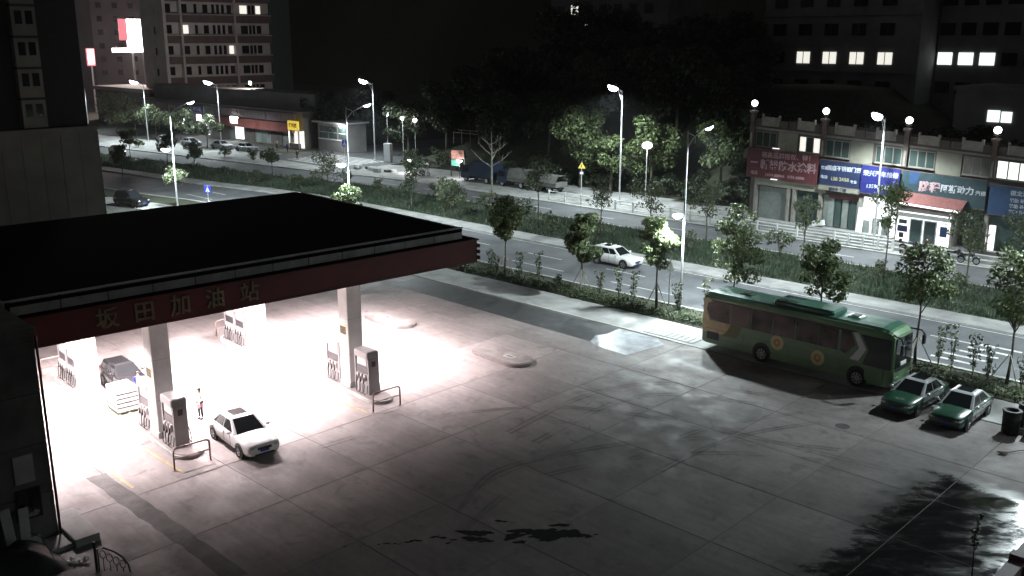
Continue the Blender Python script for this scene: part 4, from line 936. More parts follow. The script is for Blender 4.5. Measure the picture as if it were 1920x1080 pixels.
# ---- motorcycles
def make_moto(label, loc, rz, m, group='motorcycles'):
    t = thing('motorcycle', label, 'motorcycle', loc, rz, group)
    for x in (-.62,.62):
        w_ = MB().lathe([(.22,-.05),(.28,-.05),(.30,-.02),(.30,.02),(.28,.05),(.22,.05)], 20, 'y', ring=True).build('wheel', mt['rubber'], t, (x,0,.30)); rm = MB().lathe([(.02,-.02),(.22,-.03),(.22,.03),(.02,.02)], 16, 'y').build('rim', mt['rim'], w_)
    MB().tube([(-.62,.1,.3),(-.2,.1,.42),(.2,.05,.5),(.45,0,.85)], .035, 6).build('frame', mt['black'], t)
    MB().tube([(.62,0,.3),(.5,0,.65),(.40,0,.98)], .035, 6).build('fork', mt['chrome'], t)
    tk = MB(); tk.ell((.14,0,.80), .30, .16, .15, 12, 8); tk.build('tank', m, t, smooth=True)
    MB().bbox(-.72,-.08,-.14,.14,.72,.86,.04).build('seat', mt['black'], t); MB().bbox(-.22,.24,-.17,.17,.30,.60,.05).build('engine', mt['galv'], t)
    MB().tube([(.36,-.36,1.04),(.42,-.15,1.0),(.42,.15,1.0),(.36,.36,1.04)], .018, 6).build('handlebar', mt['chrome'], t)
    hl = MB(); hl.ell((.55,0,.86), .09, .10, .10, 10, 8); hl.build('headlight', mt['headlamp'], t, smooth=True)
    MB().tube([(.1,-.18,.34),(-.4,-.2,.3),(-.85,-.2,.38)], [.03,.045,.05], 8).build('exhaust', mt['chrome'], t)
    for x in (-.62,.62): MB().tube([(x+.33*math.cos(R(a)),0,.32+.33*math.sin(R(a))) for a in range(30,160,25)], .05, 6).build('mudguard', m, t)
    for s in (-1,1): mr = MB(); mr.tube([(.38,s*.3,1.04),(.36,s*.36,1.24)], .01, 5); mr.ell((.36,s*.36,1.28), .02, .07, .05, 8, 6); mr.build('mirror', mt['black'], t)
    MB().bbox(-1.0,-.72,-.2,.2,.80,1.12,.04).build('rear_box', m, t)
    return t
mt['motored'] = M('dark red enamel', (.18,.02,.02), .3); mt['moto_grey'] = M('grey enamel', (.3,.3,.32), .3)
make_car('hatchback', 'small black car standing between the back pumps behind the carton stack', (-50.3,21.2,0), -4, mt['carblack'], L=3.7, W=1.56, H=1.5, style='suv', sunroof=False)
m0 = make_moto('motorcycle parked on the far kerb left of the lit doors', (-33.2,86.3,.1), 20, mt['carblack'])
for (x, y, z, rz, lb) in ((-31.6,85.9,.1,15,'motorcycle with a rider on the far kerb below the lit doors'),(-27.6,84.9,.1,5,'motorcycle at the far kerb, right end of the row'),(-28.9,85.2,.1,10,'motorcycle second from the right end at the far kerb'),(-25.9,89.2,.95,-70,'motorcycle standing inside the right hand shop opening')):
    copy_thing(m0, (x,y,z), rz, lb)
# ---- white-topped vending tricycle at the stalls
tc = thing('vending_cart', 'white covered vending tricycle left of the street poster', 'cart', (-103.4,88.6,.1), 8)
MB().bbox(-1.0,.9,-.6,.6,.55,.95,.03).build('bed', mt['parapet'], tc)
ca = MB().loft([[(x,-.7,1.5),(x,-.45,1.78),(x,0,1.88),(x,.45,1.78),(x,.7,1.5),(x,0,1.6)] for x in (-1.1,-.5,.2,.9)]).build('awning', mt['white'], tc)
for x in (-.95,.8):
    for y in (-.55,.55): MB().tube([(x,y,.9),(x,y,1.62)], .02, 6).build('post', mt['galv'], tc)
for x, y in ((-.6,-.62),(-.6,.62),(1.3,0)):
    w_ = MB().lathe([(.24,-.03),(.30,-.03),(.30,.03),(.24,.03)], 18, 'y', ring=True).build('wheel', mt['rubber'], tc, (x,y,.3)); MB().lathe([(.02,-.015),(.24,-.015),(.24,.015),(.02,.015)], 14, 'y').build('rim', mt['galv'], w_)
MB().tube([(.8,0,.6),(1.3,0,.35),(1.2,0,1.05)], .025, 6).build('frame', mt['black'], tc); MB().tube([(1.15,-.3,1.1),(1.2,0,1.05),(1.15,.3,1.1)], .02, 6).build('handlebar', mt['black'], tc)
# ------------------------------------------------------------------ shop row on the right
kz = lambda x: 1-.0045*(x+51)
def sb(x0, x1, y0, y1, z0, z1):    # box in the shop row's slightly falling cornice lines
    a, b = kz(x0), kz(x1)
    return MB().add([(x0,y0,z0*a),(x1,y0,z0*b),(x1,y1,z0*b),(x0,y1,z0*a),(x0,y0,z1*a),(x1,y0,z1*b),(x1,y1,z1*b),(x0,y1,z1*a)], [(0,3,2,1),(4,5,6,7),(0,1,5,4),(1,2,6,5),(2,3,7,6),(3,0,4,7)])
mt['shopwall'] = M('taupe shop render', (.115,.096,.09), .85, var=.15, scale=1.2, grime=.3)
mt['cornice'] = M('cream stucco trim', (.30,.28,.25), .8, var=.12, grime=.25)
mt['shopdark'] = M('brown tile panel', (.12,.09,.08), .7, var=.2, grime=.2)
mt['board'] = M('cream hoarding', (.30,.29,.235), .75, var=.12, scale=.8, grime=.25)
mt['sign_red'] = M('maroon sign vinyl', (.13,.036,.042), .5, var=.12); mt['sign_navy'] = M('navy sign vinyl', (.02,.03,.08), .5, var=.15); mt['sign_blue'] = M('royal blue sign vinyl', (.018,.022,.15), .5, var=.15)
mt['sign_teal'] = M('dark teal sign vinyl', (.025,.05,.06), .5, var=.2); mt['sign_sky'] = M('mid blue sign vinyl', (.025,.06,.14), .5, var=.15)
mt['pinktext'] = M('faded pink white lettering', (.46,.31,.33), .5, var=.1); mt['whitetext'] = M('white lettering', (.50,.52,.56), .5, var=.1); mt['olivetext'] = M('dull yellow lettering', (.36,.34,.20), .5)
mt['dglass'] = M('dull window glass', (.05,.075,.07), .15, var=.3, scale=.7); mt['shutter'] = M('grey roller shutter', (.28,.31,.29), .6, .2, var=.12, grime=.3)
mt['litwin'] = M('lit window', (.9,.88,.8), .5, var=.35, scale=.9, emit=.75, ecol=(1,.97,.88)); mt['litcool'] = M('cool lit window', (.85,.9,.85), .5, var=.3, scale=1.2, emit=1.2, ecol=(.88,1,.93))
mt['litshop'] = M('lit shop interior', (.9,.9,.9), .6, var=.3, scale=2, emit=1.2, ecol=(.95,.98,1)); mt['tile_red'] = M('red roof tile', (.17,.06,.055), .6, var=.25, scale=4)
sr = thing('shop_row', 'two storey shop row with lettered signs and cream parapet', 'building', (0,88.3,0))
ZT = 10.2; XA, XB = -51.1, 6
sb(XA, XB, .25, 9, .1, ZT).build('core', mt['shopwall'], sr)
sb(XA+.2, XB, -.6, .3, .1, .93).build('plinth', mt['walk'], sr)
sb(XA, XB, .0, .249, 8.05, ZT-.01).build('upper_wall', mt['shopwall'], sr); sb(XA, XB, -.12, .0, 9.95, 10.15).build('string_course', mt['cornice'], sr); sb(XA-.05, XB, -.06, .24, ZT, 10.35).build('roof_coping', mt['shopwall'], sr)
BX = [-51, -43.25, -35.2, -27.6, -19.9, -12.2, -4.5]
for i, x in enumerate(BX):
    p = sb(x-.22, x+.22, -.30, .2, 8.0, 11.5).build('pilaster', mt['shopdark'], sr); sb(x-.09, x+.09, -.36, -.3, 8.1, 9.6).build('pilaster_strip', mt['cornice'], p); sb(x-.34, x+.34, -.4, .3, 11.5, 11.75).build('pilaster_cap', mt['shopdark'], p)
    if i < len(BX)-1:
        wd = BX[i+1]-x
        for f0, f1, m, zt in ((.03,.13,'shopdark',11.0),(.14,.37,'cornice',11.25),(.385,.5,'shopdark',11.0),(.515,.63,'shopdark',11.0),(.645,.86,'cornice',11.25),(.87,.97,'shopdark',11.0)):
            q = sb(x+wd*f0, x+wd*f1, -.1, .12, 10.36, zt).build('parapet_panel', mt[m] if m == 'cornice' else mt['shopdark'], sr)
            if m == 'cornice':
                for xx in (x+wd*f0, x+wd*f1): sb(xx-.08, xx+.08, -.16, .16, 10.36, zt+.25).build('parapet_post', mt['cornice'], q)
            else: sb(x+wd*f0+.1, x+wd*f1-.1, -.13, -.1, 10.5, zt-.12).build('parapet_inset', mt['shopwall'], q)
def win(x0, x1, z0, z1, lit=None, n=3):
    w_ = sb(x0, x1, -.02, .03, z0, z1).build('window', mt['cornice'], sr); wd = (x1-x0)/n
    for k in range(n): sb(x0+k*wd+.06, x0+(k+1)*wd-.06, -.035, -.02, z0+.07, z1-.07).build('pane', mt[lit] if lit and not (lit == 'litwin' and k == 1) else mt['dglass'], w_)
    sb(x0-.08, x1+.08, -.1, -.02, z0-.1, z0).build('sill', mt['cornice'], w_)
win(-50.6,-48.3,8.25,9.75); win(-45.8,-43.6,8.2,9.75,'litwin'); win(-43.0,-40.6,8.1,9.75); win(-38.0,-35.6,8.1,9.75); win(-34.9,-32.6,8.1,9.75); win(-30.1,-27.9,8.0,9.75); win(-27.3,-24.6,8.0,9.75,'litcool'); win(-24,-21,8.0,9.75)
for x0, x1, nm in ((-48.1,-46.0,1),(-40.5,-38.3,0),(-32.45,-30.25,0)):
    b_ = sb(x0, x1, -.06, -.005, 7.7, 9.9).build('hoarding', mt['board'], sr)
    if nm:
        for k, (u, z, s) in enumerate(((.3,8.5,.30),(.62,8.4,.42),(.62,9.15,.22),(.3,9.0,.2))):
            MB().lathe([(s,-.09),(s,-.06)], 10, 'y', (x0+(x1-x0)*u,0,z*kz(x0))).build('printed_figure', mt['shutter'], b_)
def sign(x0, x1, z0, z1, m, y=-.55):
    s = sb(x0, x1, y, y+.18, z0, z1).build('sign_board', mt[m], sr)
    for a in ((x0-.04,x1+.04,z1,z1+.07),(x0-.04,x1+.04,z0-.07,z0)): sb(a[0],a[1],y-.02,y+.2,a[2],a[3]).build('sign_frame', mt['shopdark'], s)
    for x in (x0+.3, x1-.3): MB().box(x-.04,x+.04,y+.18,.0,z0*kz(x)+.5,z0*kz(x)+.58).build('sign_bracket', mt['black'], s)
    return s
def stext(s, x, z, size, m, par, y=-.56, sx=1, bold=.008, sp=1.): return text(s, size, mt[m], par, (x, y, z*kz(x)), '-y', 'lettering', bold, .01, sx, sp)
s1 = sign(-51.2,-43.45,5.15,8.0,'sign_red')
stext('德高品牌授权、特！', -46.7, 7.55, .62, 'pinktext', s1, sp=1.05); stext('新裕防水涂料', -46.6, 6.55, 1.02, 'pinktext', s1, sp=1.0, bold=.03)
MB().lathe([(.55,-.57),(.55,-.55)], 20, 'y', (-50.35,0,6.9)).build('logo_disc', mt['pinktext'], s1); MB().lathe([(.34,-.58),(.34,-.57)], 18, 'y', (-50.35,0,7.0)).build('logo_ring', mt['sign_red'], s1); MB().box(-50.75,-49.95,-.585,-.57,6.55,6.7).build('logo_bar', mt['pinktext'], s1)
stext('电话', -50.3, 5.55, .42, 'pinktext', s1); stext('13714 808866   0755-28886', -46.9, 5.55, .38, 'pinktext', s1)
s2 = sign(-43.15,-39.15,5.3,7.75,'sign_navy'); stext('强盛不锈钢门窗', -40.75, 7.05, .50, 'whitetext', s2, sp=.95); stext('防盗', -42.7, 6.95, .36, 'whitetext', s2); stext('电话', -42.7, 6.05, .36, 'whitetext', s2); stext('138 2658', -41.1, 6.0, .50, 'olivetext', s2); stext('专业', -39.7, 5.9, .34, 'whitetext', s2)
b2 = sb(-43.2,-39.1,-.6,-.4,4.75,5.2).build('lintel_strip', mt['board'], sr); stext('铝合金  门窗', -41.2, 4.95, .32, 'sign_navy', b2, y=-.62)
s3 = sign(-39.0,-35.35,5.0,7.75,'sign_blue'); stext('荣兴汽车维修', -37.15, 7.0, .56, 'whitetext', s3, sp=1.0); stext('13590 82719', -37.1, 5.75, .52, 'whitetext', s3)
s4 = sign(-35.15,-27.75,4.9,7.7,'sign_teal'); stext('鹏程', -32.6, 6.35, .95, 'pinktext', s4, bold=.04); stext('阿斯动力', -30.2, 6.45, .72, 'whitetext', s4, bold=.02); stext('汽修', -28.2, 6.4, .45, 'whitetext', s4)
ic = MB().add([(-34.4,-.565,6.0),(-33.7,-.565,6.0),(-33.55,-.565,7.2),(-34.55,-.565,7.2)], [(0,1,2,3)]); ic.build('logo_shape', mt['sign_sky'], s4); sb(-32.3,-30.9,-.565,-.55,5.4,5.55).build('underline', mt['whitetext'], s4)
s5 = sign(-27.5,-20.2,4.6,7.4,'sign_sky')
stext('德龙汽车维修保养', -23.9, 6.9, .48, 'whitetext', s5)
for z in (6.2, 5.65, 5.1): stext('轮胎 补胎 换油 洗车', -24.2, z, .36, 'whitetext', s5)
s6 = sign(-19.7,-12.5,4.7,7.4,'sign_red')
# ground floor fronts
sb(-50.3,-42.6,-.3,.1,4.35,5.05).build('lintel', mt['board'], sr)
for x in (-50.2,-46.5,-45.9,-43.1,-39.0,-35.3,-27.6,-19.9): sb(x-.16,x+.16,-.25,.2,.93,4.4).build('pier', mt['cornice'], sr)
def shutter(x0, x1, z1, lit=None):
    s = sb(x0, x1, .1, .14, .93, z1).build('shutter', mt['shutter'], sr); n = 14
    for k in range(n): z = .98+(z1-1)*k/n; sb(x0, x1, .06, .1, z, z+(z1-1)/n*.6).build('slat', mt['shutter'], s)
shutter(-49.9,-46.8,4.2); shutter(-42.8,-41.7,4.2)
rc = MB().box(-45.7,-43.3,.12,.2,.93,4.3).build('dark_opening', mt['dglass'], sr)
for q in range(5): sb(-42.9+.72*q+.6,-42.3+.72*q+.6,.03,.1,1.0,3.9).build('door_leaf', mt['dglass'] if q % 2 else mt['shutter'], sr)
sb(-42.3,-39.2,-.02,.1,3.95,4.3).build('door_header', mt['sign_red'], sr)
sb(-38.8,-35.5,.1,.2,.93,4.5).build('lit_interior', mt['litshop'], sr)
for q in range(3): sb(-38.7+q*.95,-38.0+q*.95,-.1,.05,.95,2.2+.3*q).build('stock_shelf', mt['shutter'], sr)
# gatehouse with red roof over the lit doors
gh = sb(-35.0,-29.9,-1.4,.1,.93,4.3).build('gatehouse', mt['cornice'], sr)
ro = MB().add([(-35.5,88.3-88.3-2.3,4.45),(-29.2,-2.3,4.2),(-29.2,.0,5.25),(-35.5,.0,5.6),(-35.5,-2.3,4.3),(-29.2,-2.3,4.05),(-29.2,0,5.1),(-35.5,0,5.45)], [(0,1,2,3),(7,6,5,4),(0,4,5,1),(1,5,6,2),(2,6,7,3),(3,7,4,0)]).build('tiled_roof', mt['tile_red'], sr)
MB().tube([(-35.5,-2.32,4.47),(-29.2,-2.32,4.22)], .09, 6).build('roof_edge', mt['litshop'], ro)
sb(-34.8,-30.1,-1.5,-1.41,.95,3.9).build('lit_front', mt['litshop'], sr)
sb(-34.8,-30.1,-1.6,-1.5,3.4,3.8).build('front_header', mt['white'], sr)
for x0, x1 in ((-33.6,-32.45),(-32.35,-31.2)):
    d_ = sb(x0,x1,-1.58,-1.5,.95,3.3).build('door', mt['galv'], sr); sb(x0+.1,x1-.1,-1.6,-1.58,1.05,3.2).build('glass', mt['dglass'], d_)
for x0, x1, z0, z1, m in ((-34.7,-33.8,1.9,2.5,'sign_navy'),(-34.6,-33.9,2.7,3.1,'dglass'),(-30.9,-30.3,1.9,2.9,'sign_sky'),(-34.5,-34.1,1.3,1.8,'black')): sb(x0,x1,-1.6,-1.5,z0,z1).build('notice', mt[m], sr)
sb(-29.6,-27.9,.1,.2,.93,4.4).build('dark_opening', mt['dglass'], sr)
sb(-27.3,-24.2,.1,.2,.93,4.3).build('dark_opening', mt['dglass'], sr); sb(-27.3,-26.8,-.05,.1,.95,3.4).build('lit_edge', mt['litshop'], sr); shutter(-24,-20.2,4.2)
# roof eave band under the signs, lamps of the shop
for (x, z, p) in ((-47.9,8.15,40),(-47.9,5.05,30)): MB().box(x-.35,x+.35,-.85,-.72,z,z+.07).build('sign_lamp', mt['litshop'], s1)
def area(loc, sx, sy, power, aim, colr=(.95,.98,1), name='shop_light'):
    d = bpy.data.lights.new(name, 'AREA'); d.shape = 'RECTANGLE'; d.size = sx; d.size_y = sy; d.energy = power; d.color = colr
    o = bpy.data.objects.new(name, d); col.objects.link(o); o.location = loc; o.rotation_euler = Vector(aim).to_track_quat('-Z','Y').to_euler(); return o
area((-32.4,86.7,2.6), 4, 2.4, 260, (0,-1,-.25)); area((-37.2,88.1,2.8), 3, 3, 130, (0,-1,-.3)); area((-27,88.1,2.5), .8, 2.4, 60, (0,-1,-.2))
# terrace steps
stp = thing('terrace_steps', 'long concrete steps leading up to the shop doors', 'steps', (0,88.3,0))
for k in range(5): MB().box(-50.4,-35.2,-3.7+k*.62,-.6,.1+k*.166-.002 if k else .1,.1+(k+1)*.166).build('step', mt['walk'], stp)
for k in range(3): MB().box(-35.1,-10,-2.6+k*.7,-.6,.1 if k == 0 else .1+k*.28-.002,.1+(k+1)*.28).build('step', mt['walk'], stp)
# globe lamps on the pilasters
gl0 = None; gn = ['leftmost of the row','second from the left','above the dark teal sign','above the blue sign at the right edge','farther right than the blue sign','last beyond the right edge']
for i, x in enumerate(BX[:5]):
    lab = 'round white globe lamp on the shop parapet, ' + gn[i]; z = 11.75*kz(x)
    if gl0 is None:
        gl0 = thing('globe_lamp', lab, 'lamp', (x,88.25,z), 0, 'globe lamps on the shop parapet')
        MB().lathe([(.16,0),(.12,.08),(.06,.2),(.06,.42),(.12,.48),(.14,.5)], 12).build('stem', mt['black'], gl0); MB().ell((0,0,.72), .31, .31, .31, 16, 12).build('globe', mt['globe'], gl0, smooth=True)
        for a in (0,90,180,270): MB().tube([(.05*math.cos(R(a)),.05*math.sin(R(a)),.2),(.28*math.cos(R(a)),.28*math.sin(R(a)),.3),(.3*math.cos(R(a)),.3*math.sin(R(a)),.44)], .02, 5).build('scroll', mt['black'], gl0)
    else: copy_thing(gl0, (x,88.25,z), 0, lab)
    d = bpy.data.lights.new('globe_light', 'POINT'); d.energy = P_GLOBE; d.shadow_soft_size = .3; o = bpy.data.objects.new('globe_light', d); col.objects.link(o); o.location = (x,87.6,z+.5)
# stray props on the steps
tag(MB().prism(blob([(0,0),(1.2,.1),(1.0,.9),(.2,.8)], 4, .08, 5), 0, .5).build('covered_goods', mt['white'], None, (-43.4,87.4,.93), (0,R(-12),R(-15))), 'white cloth covered goods on the steps left of the glass doors', 'goods')
tag(MB().bbox(-.3,.3,-.03,.03,0,2.4,.01).build('leaning_panel', mt['white'], None, (-38.7,87.55,.95), (R(-14),0,R(10))), 'tall white panel leaning beside the stainless door shop', 'panel')

# ------------------------------------------------------------------ background buildings
def far_block(name, label, x0, x1, y0, y1, z1, m, cat='building'):
    t = thing(name, label, cat, ((x0+x1)/2, (y0+y1)/2, 0)); hx, hy = (x1-x0)/2, (y1-y0)/2
    MB().box(-hx,hx,-hy,hy,-.5,z1).build('wall', m, t); MB().box(-hx-.2,hx+.2,-hy-.2,hy+.2,z1,z1+.5).build('roof_edge', m, t); return t
mt['apt'] = M('pale apartment render', (.52,.49,.48), .85, var=.1, scale=.5, grime=.2); mt['aptdk'] = M('brown balcony band', (.12,.095,.09), .8, var=.15, scale=.6); mt['aptgreen'] = M('dark netting', (.05,.075,.065), .9, var=.2)
mt['apt2'] = M('grey concrete block', (.22,.21,.21), .85, var=.15, scale=.4, grime=.25)
# tower on its podium, far left
tw = thing('tower_block', 'dark tower block with pale window bays on the far left', 'building', (-93.2,35.6,0))
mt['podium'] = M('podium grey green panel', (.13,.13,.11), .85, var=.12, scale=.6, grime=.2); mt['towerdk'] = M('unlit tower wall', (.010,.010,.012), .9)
MB().box(-22,0,-34,3.6,0,10.4).build('podium', mt['podium'], tw)
for k in range(9): MB().box(0,.05,-10.4+k*1.75,-10.36+k*1.75+.02,0,10.2).build('podium_joint', mt['brick'], tw)
MB().box(-22.1,.15,-34.1,3.75,10.4,10.75).build('podium_coping', mt['podium'], tw)
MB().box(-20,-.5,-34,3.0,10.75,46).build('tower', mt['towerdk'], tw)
for f in range(9):
    z = 10.9+2.72*f
    b_ = MB().box(-.5,.3,-3.05,-.95,z,z+2.5).build('window_bay', mt['podium'], tw); MB().box(-.5,.36,-3.1,-.9,z+2.5,z+2.72).build('floor_band', mt['towerdk'], b_)
    for y in (-2.75,-1.85): MB().box(.28,.315,y,y+.62,z+1.0,z+2.15).build('window', mt['glass'], b_)
# banded apartment block
ap = thing('apartment_block', 'pale apartment block with brown balcony bands behind the far shops', 'building', (-212,117.7,0)); ap.scale = (1.25,1.25,1.25); FH = 3.72
MB().box(-8.8,-.9,-8.3,13.5,0,34).build('wall', mt['apt'], ap); MB().box(-8.8,0,-8.9,-8.3,0,34).build('stair_tower', mt['apt'], ap); MB().box(-8.8,-.3,13.5,18,0,34).build('netted_wing', mt['aptgreen'], ap)
wm = MB().box(-.9,-.84,-.5,.5,0,1.5).mesh('window', mt['glass']); wl = MB().box(-.9,-.84,-.5,.5,0,1.5).mesh('window', mt['litwin']); ws = MB().box(-.9,-.84,-.28,.28,0,1.6).mesh('window', mt['glass']); wsm = MB().box(-.3,.3,-.03,.02,0,1.3).mesh('window', mt['glass'])
for f in range(1, 9):
    z = f*FH-.6
    MB().box(-.9,0,-8.2,-5.6,z,z+1.35).build('balcony_band', mt['aptdk'], ap); MB().box(-.9,0,-5.2,5.4,z,z+1.35).build('balcony_band', mt['aptdk'], ap); MB().box(-.9,0,5.8,13.4,z,z+1.35).build('balcony_band', mt['aptdk'], ap)
    MB().box(-.9,.06,-8.3,13.5,z+1.35,z+1.5).build('balcony_rail', mt['apt'], ap)
    for q, y in enumerate((-7.4,-4.4,.0,5.0,8.0,11.2)): place('window', wl if (f, q) in ((4,1),(5,4),(5,5),(3,3)) else wm, ap, (0,y,z+1.75), scale=(1,1.5 if q in (1,4) else 1,1))
    for y in (-2.0,1.6,2.6,3.6,9.3,10.1): place('window', ws, ap, (0,y,z+1.7))
    if z < 22: place('window', wsm, ap, (-3.4,-8.92,z+1.6))
for y in (-5.4,5.6): MB().box(-.9,.1,y-.2,y+.2,0,34).build('pier', mt['apt'], ap)
# low shops beneath it
ls = thing('far_shops', 'long low shop building with a red sign band on the far left', 'building', (-176,97,0))
MB().box(-30,31,.3,9,0,6.2).build('wall', mt['apt2'], ls); MB().box(-30.5,31.5,-.2,9.2,6.2,6.45).build('roof', mt['apt2'], ls)
MB().box(-30,31,3,9,6.45,9.3).build('upper_storey', mt['apt2'], ls)
mt['sgn1'] = M('faded red board', (.28,.09,.08), .6, var=.2, scale=.5); mt['sgn2'] = M('faded violet board', (.24,.17,.20), .6, var=.2, scale=.5); mt['sgn_y'] = M('lit yellow sign', (.85,.62,.08), .5, var=.15, emit=.55, ecol=(1,.72,.08))
for k, (x0, x1, m) in enumerate(((-29,-18,'sgn2'),(-17.8,-11,'sgn2'),(-10.8,-3,'sign_blue'),(-2.8,1.4,'cornice'),(1.6,10,'sgn2'),(10.2,20,'sgn2'),(20.2,29,'sgn2'))):
    s_ = MB().box(x0,x1,-.35,.25,4.5,6.0).build('sign_board', mt[m], ls)
    for q in range(int((x1-x0)/1.2)): MB().box(x0+.4+q*1.2,x0+1.1+q*1.2,-.38,-.35,4.9,5.6).build('sign_character', mt['cornice'], s_)
MB().box(1.6,29,-.8,.25,2.7,4.3).build('awning', mt['sgn1'], ls)
for k in range(6): MB().box(2+k*4.6,5.8+k*4.6,.2,.3,.1,2.65).build('shopfront', mt['shutter'] if k % 2 else mt['shopwall'], ls)
for x0, x1 in ((8.6,11.2),(-4.5,-1.8)): MB().box(x0,x1,-.1,.29,.3,3.2).build('lit_doorway', mt['litshop'], ls)
for k in range(4): MB().box(-28+k*5,-24+k*5,.2,.3,.1,3.6).build('shopfront', mt['dglass'], ls)
area((-166.2,96.6,2.2), 2.6, 2.6, 500, (.1,-1,-.4)); area((-179,96.6,2.2), 2.6, 2.6, 250, (.1,-1,-.4))
ky = thing('yellow_sign', 'small lit yellow shop sign above a bright doorway', 'sign', (-145.8,95.6,0)); MB().bbox(-1.6,1.6,0,.3,3.3,4.9,.03).build('board', mt['sgn_y'], ky); text('便利店', .8, mt['sgn1'], ky, (0,-.01,4.1), '-y', 'lettering', .02, .01)
for x in (-1.5,1.5): MB().box(x-.06,x+.06,.05,.25,.1,3.3).build('post', mt['galv'], ky)
dw = thing('lit_stall', 'bright open stall front beneath the yellow sign', 'stall', (-145.8,96.6,.0)); MB().box(-1.5,1.5,.2,.3,.1,3.2).build('back', mt['litwin'], dw); MB().bbox(-1.4,1.4,-.9,-.4,.1,1.0,.02).build('counter', mt['shopdark'], dw); MB().box(-1.7,1.7,-1.0,.3,3.2,3.28).build('roof', mt['apt2'], dw)
area((-145.8,96.5,2), 2.6, 2, 150, (.1,-1,-.3), (1,.95,.8))
kk = thing('kiosk', 'grey roadside kiosk with a lamp under its eave', 'kiosk', (-137.2,97.8,0))
MB().box(-4.2,4.2,0,4,.0,4.9).build('wall', mt['apt2'], kk); MB().box(-4.6,4.8,-.9,4.3,4.9,5.15).build('roof', mt['galv'], kk)
for x in (-3.6,-.9,1.8): f_ = MB().box(x,x+2.3,-.04,.02,2.3,4.3).build('window', mt['dglass'], kk); MB().box(x,x+2.3,-.06,-.04,3.26,3.32).build('glazing_bar', mt['white'], f_)
MB().box(-4.2,4.2,-.08,0,2.0,2.2).build('sill', mt['white'], kk); b_ = MB(); b_.ell((3.4,-.6,4.6), .4, .25, .2, 10, 8); b_.build('lamp', mt['lens'], kk, smooth=True)
d = bpy.data.lights.new('kiosk_light', 'POINT'); d.energy = 500; d.shadow_soft_size = .2; o = bpy.data.objects.new('kiosk_light', d); col.objects.link(o); o.location = (-133.8,96.6,4.0)
bb = thing('brown_block', 'low brown flat roofed block beside the dark tower', 'building', (-222,100,0)); MB().box(-14,14,0,10,0,7.2).build('wall', mt['shopwall'], bb); MB().box(-14.5,15,-.6,10,7.2,8.0).build('roof', mt['cornice'], bb); MB().box(-12,6,-.05,.02,2.5,5).build('window_band', mt['glass'], bb)
# distant city and bright billboard
ct = far_block('distant_block', 'unlit city block in the far upper left with scattered lit windows', -330, -300, 128, 175, 70, M('city haze wall', (.20,.15,.17), .9, var=.2, scale=.1), 'building')
wc = MB().box(0,.1,-.8,.8,0,1.6).mesh('window', mt['litwin']); wd_ = MB().box(0,.1,-.8,.8,0,1.6).mesh('window', mt['glass']); rr = random.Random(3)
for f in range(10):
    for q in range(9): place('window', wc if rr.random() < .07 else wd_, ct, (15,-21+q*5,8+f*4))
bbd = thing('billboard', 'bright white lit billboard with a red strip on the far left', 'billboard', (-258,121.5,0)); mt['bill'] = M('lit billboard face', (1,.9,.85), .5, var=.1, scale=.2, emit=5, ecol=(1,.93,.86)); mt['billred'] = M('lit red strip', (.7,.15,.2), .5, emit=.8, ecol=(.9,.25,.3))
MB().box(-.6,0,-2.2,3.8,16.5,24).build('panel', mt['bill'], bbd); MB().box(-.6,.05,-4.2,-2.2,18.5,24).build('red_panel', mt['billred'], bbd); MB().box(-.6,.3,-6.5,3.6,15.4,16.5).build('light_strip', mt['bill'], bbd)
for y in (-1,2): MB().box(-.5,-.1,y-.2,y+.2,0,16.4).build('leg', mt['galv'], bbd)
ns = thing('neon_sign', 'narrow vertical lit sign with red edge beside the dark tower', 'sign', (-258,109,0)); MB().box(-.3,0,-.8,.8,12.5,16.2).build('panel', mt['bill'], ns); MB().box(-.32,-.02,-1.1,1.1,12.0,16.5).build('red_edge', mt['billred'], ns); MB().box(-.25,-.05,-.2,.2,0,12).build('post', mt['galv'], ns)
area((-255,121.5,18), 6, 8, 12000, (1,-.35,-.2), (1,.8,.75), 'billboard_light')
# buildings behind the shops, upper right
fb = far_block('office_block', 'unlit office building with a row of four bright windows', -80, -55.5, 140, 155, 40, mt['apt2'])
for f in range(5):
    z = 11.3+f*4.1
    for q in range(5):
        x = -10.6+q*4.25; lit = f == 1 and q >= 1
        wv = MB().box(x,x+2.1,-7.62,-7.5,z-.2,z+1.5).build('window', mt['litwin'] if lit else mt['glass'], fb); MB().box(x+1.0,x+1.1,-7.66,-7.62,z-.2,z+1.5).build('mullion', mt['black'], wv)
    MB().box(-12.3,12.3,-7.8,-7.5,z+2.6,z+2.9).build('ledge', mt['apt2'], fb)
fb2 = far_block('office_wing', 'unlit wing with pale green lit windows right of the four bright windows', -55.3, -30, 146, 158, 38, mt['apt2'])
for f in range(4):
    z = 11.5+f*4.1
    for q in range(6):
        x = -12.4+q*2.9; lit = f == 1 and q in (0,1,2)
        MB().box(x,x+2.0,-6.12,-6.0,z-.4,z+1.3).build('window', mt['litcool'] if lit else mt['glass'], fb2)
MB().box(4,6.5,-6.6,-6,0,38).build('pier', mt['apt2'], fb2)
fb3 = far_block('rear_house', 'dark house with one lit window behind the shop roof', -42, -26, 118, 128, 13, mt['apt2'])
MB().box(-4.2,-2.9,-5.12,-5.0,9.6,10.9).build('window', mt['litcool'], fb3); MB().box(-2.7,-1.6,-5.12,-5.0,9.6,10.8).build('window', mt['litcool'], fb3); MB().box(2,4,-5.12,-5,9.6,10.8).build('window', mt['glass'], fb3)
fb4 = far_block('hilltop_block', 'dim grey block on the hilltop at the upper centre', -150, -118, 168, 180, 36, mt['apt2'])
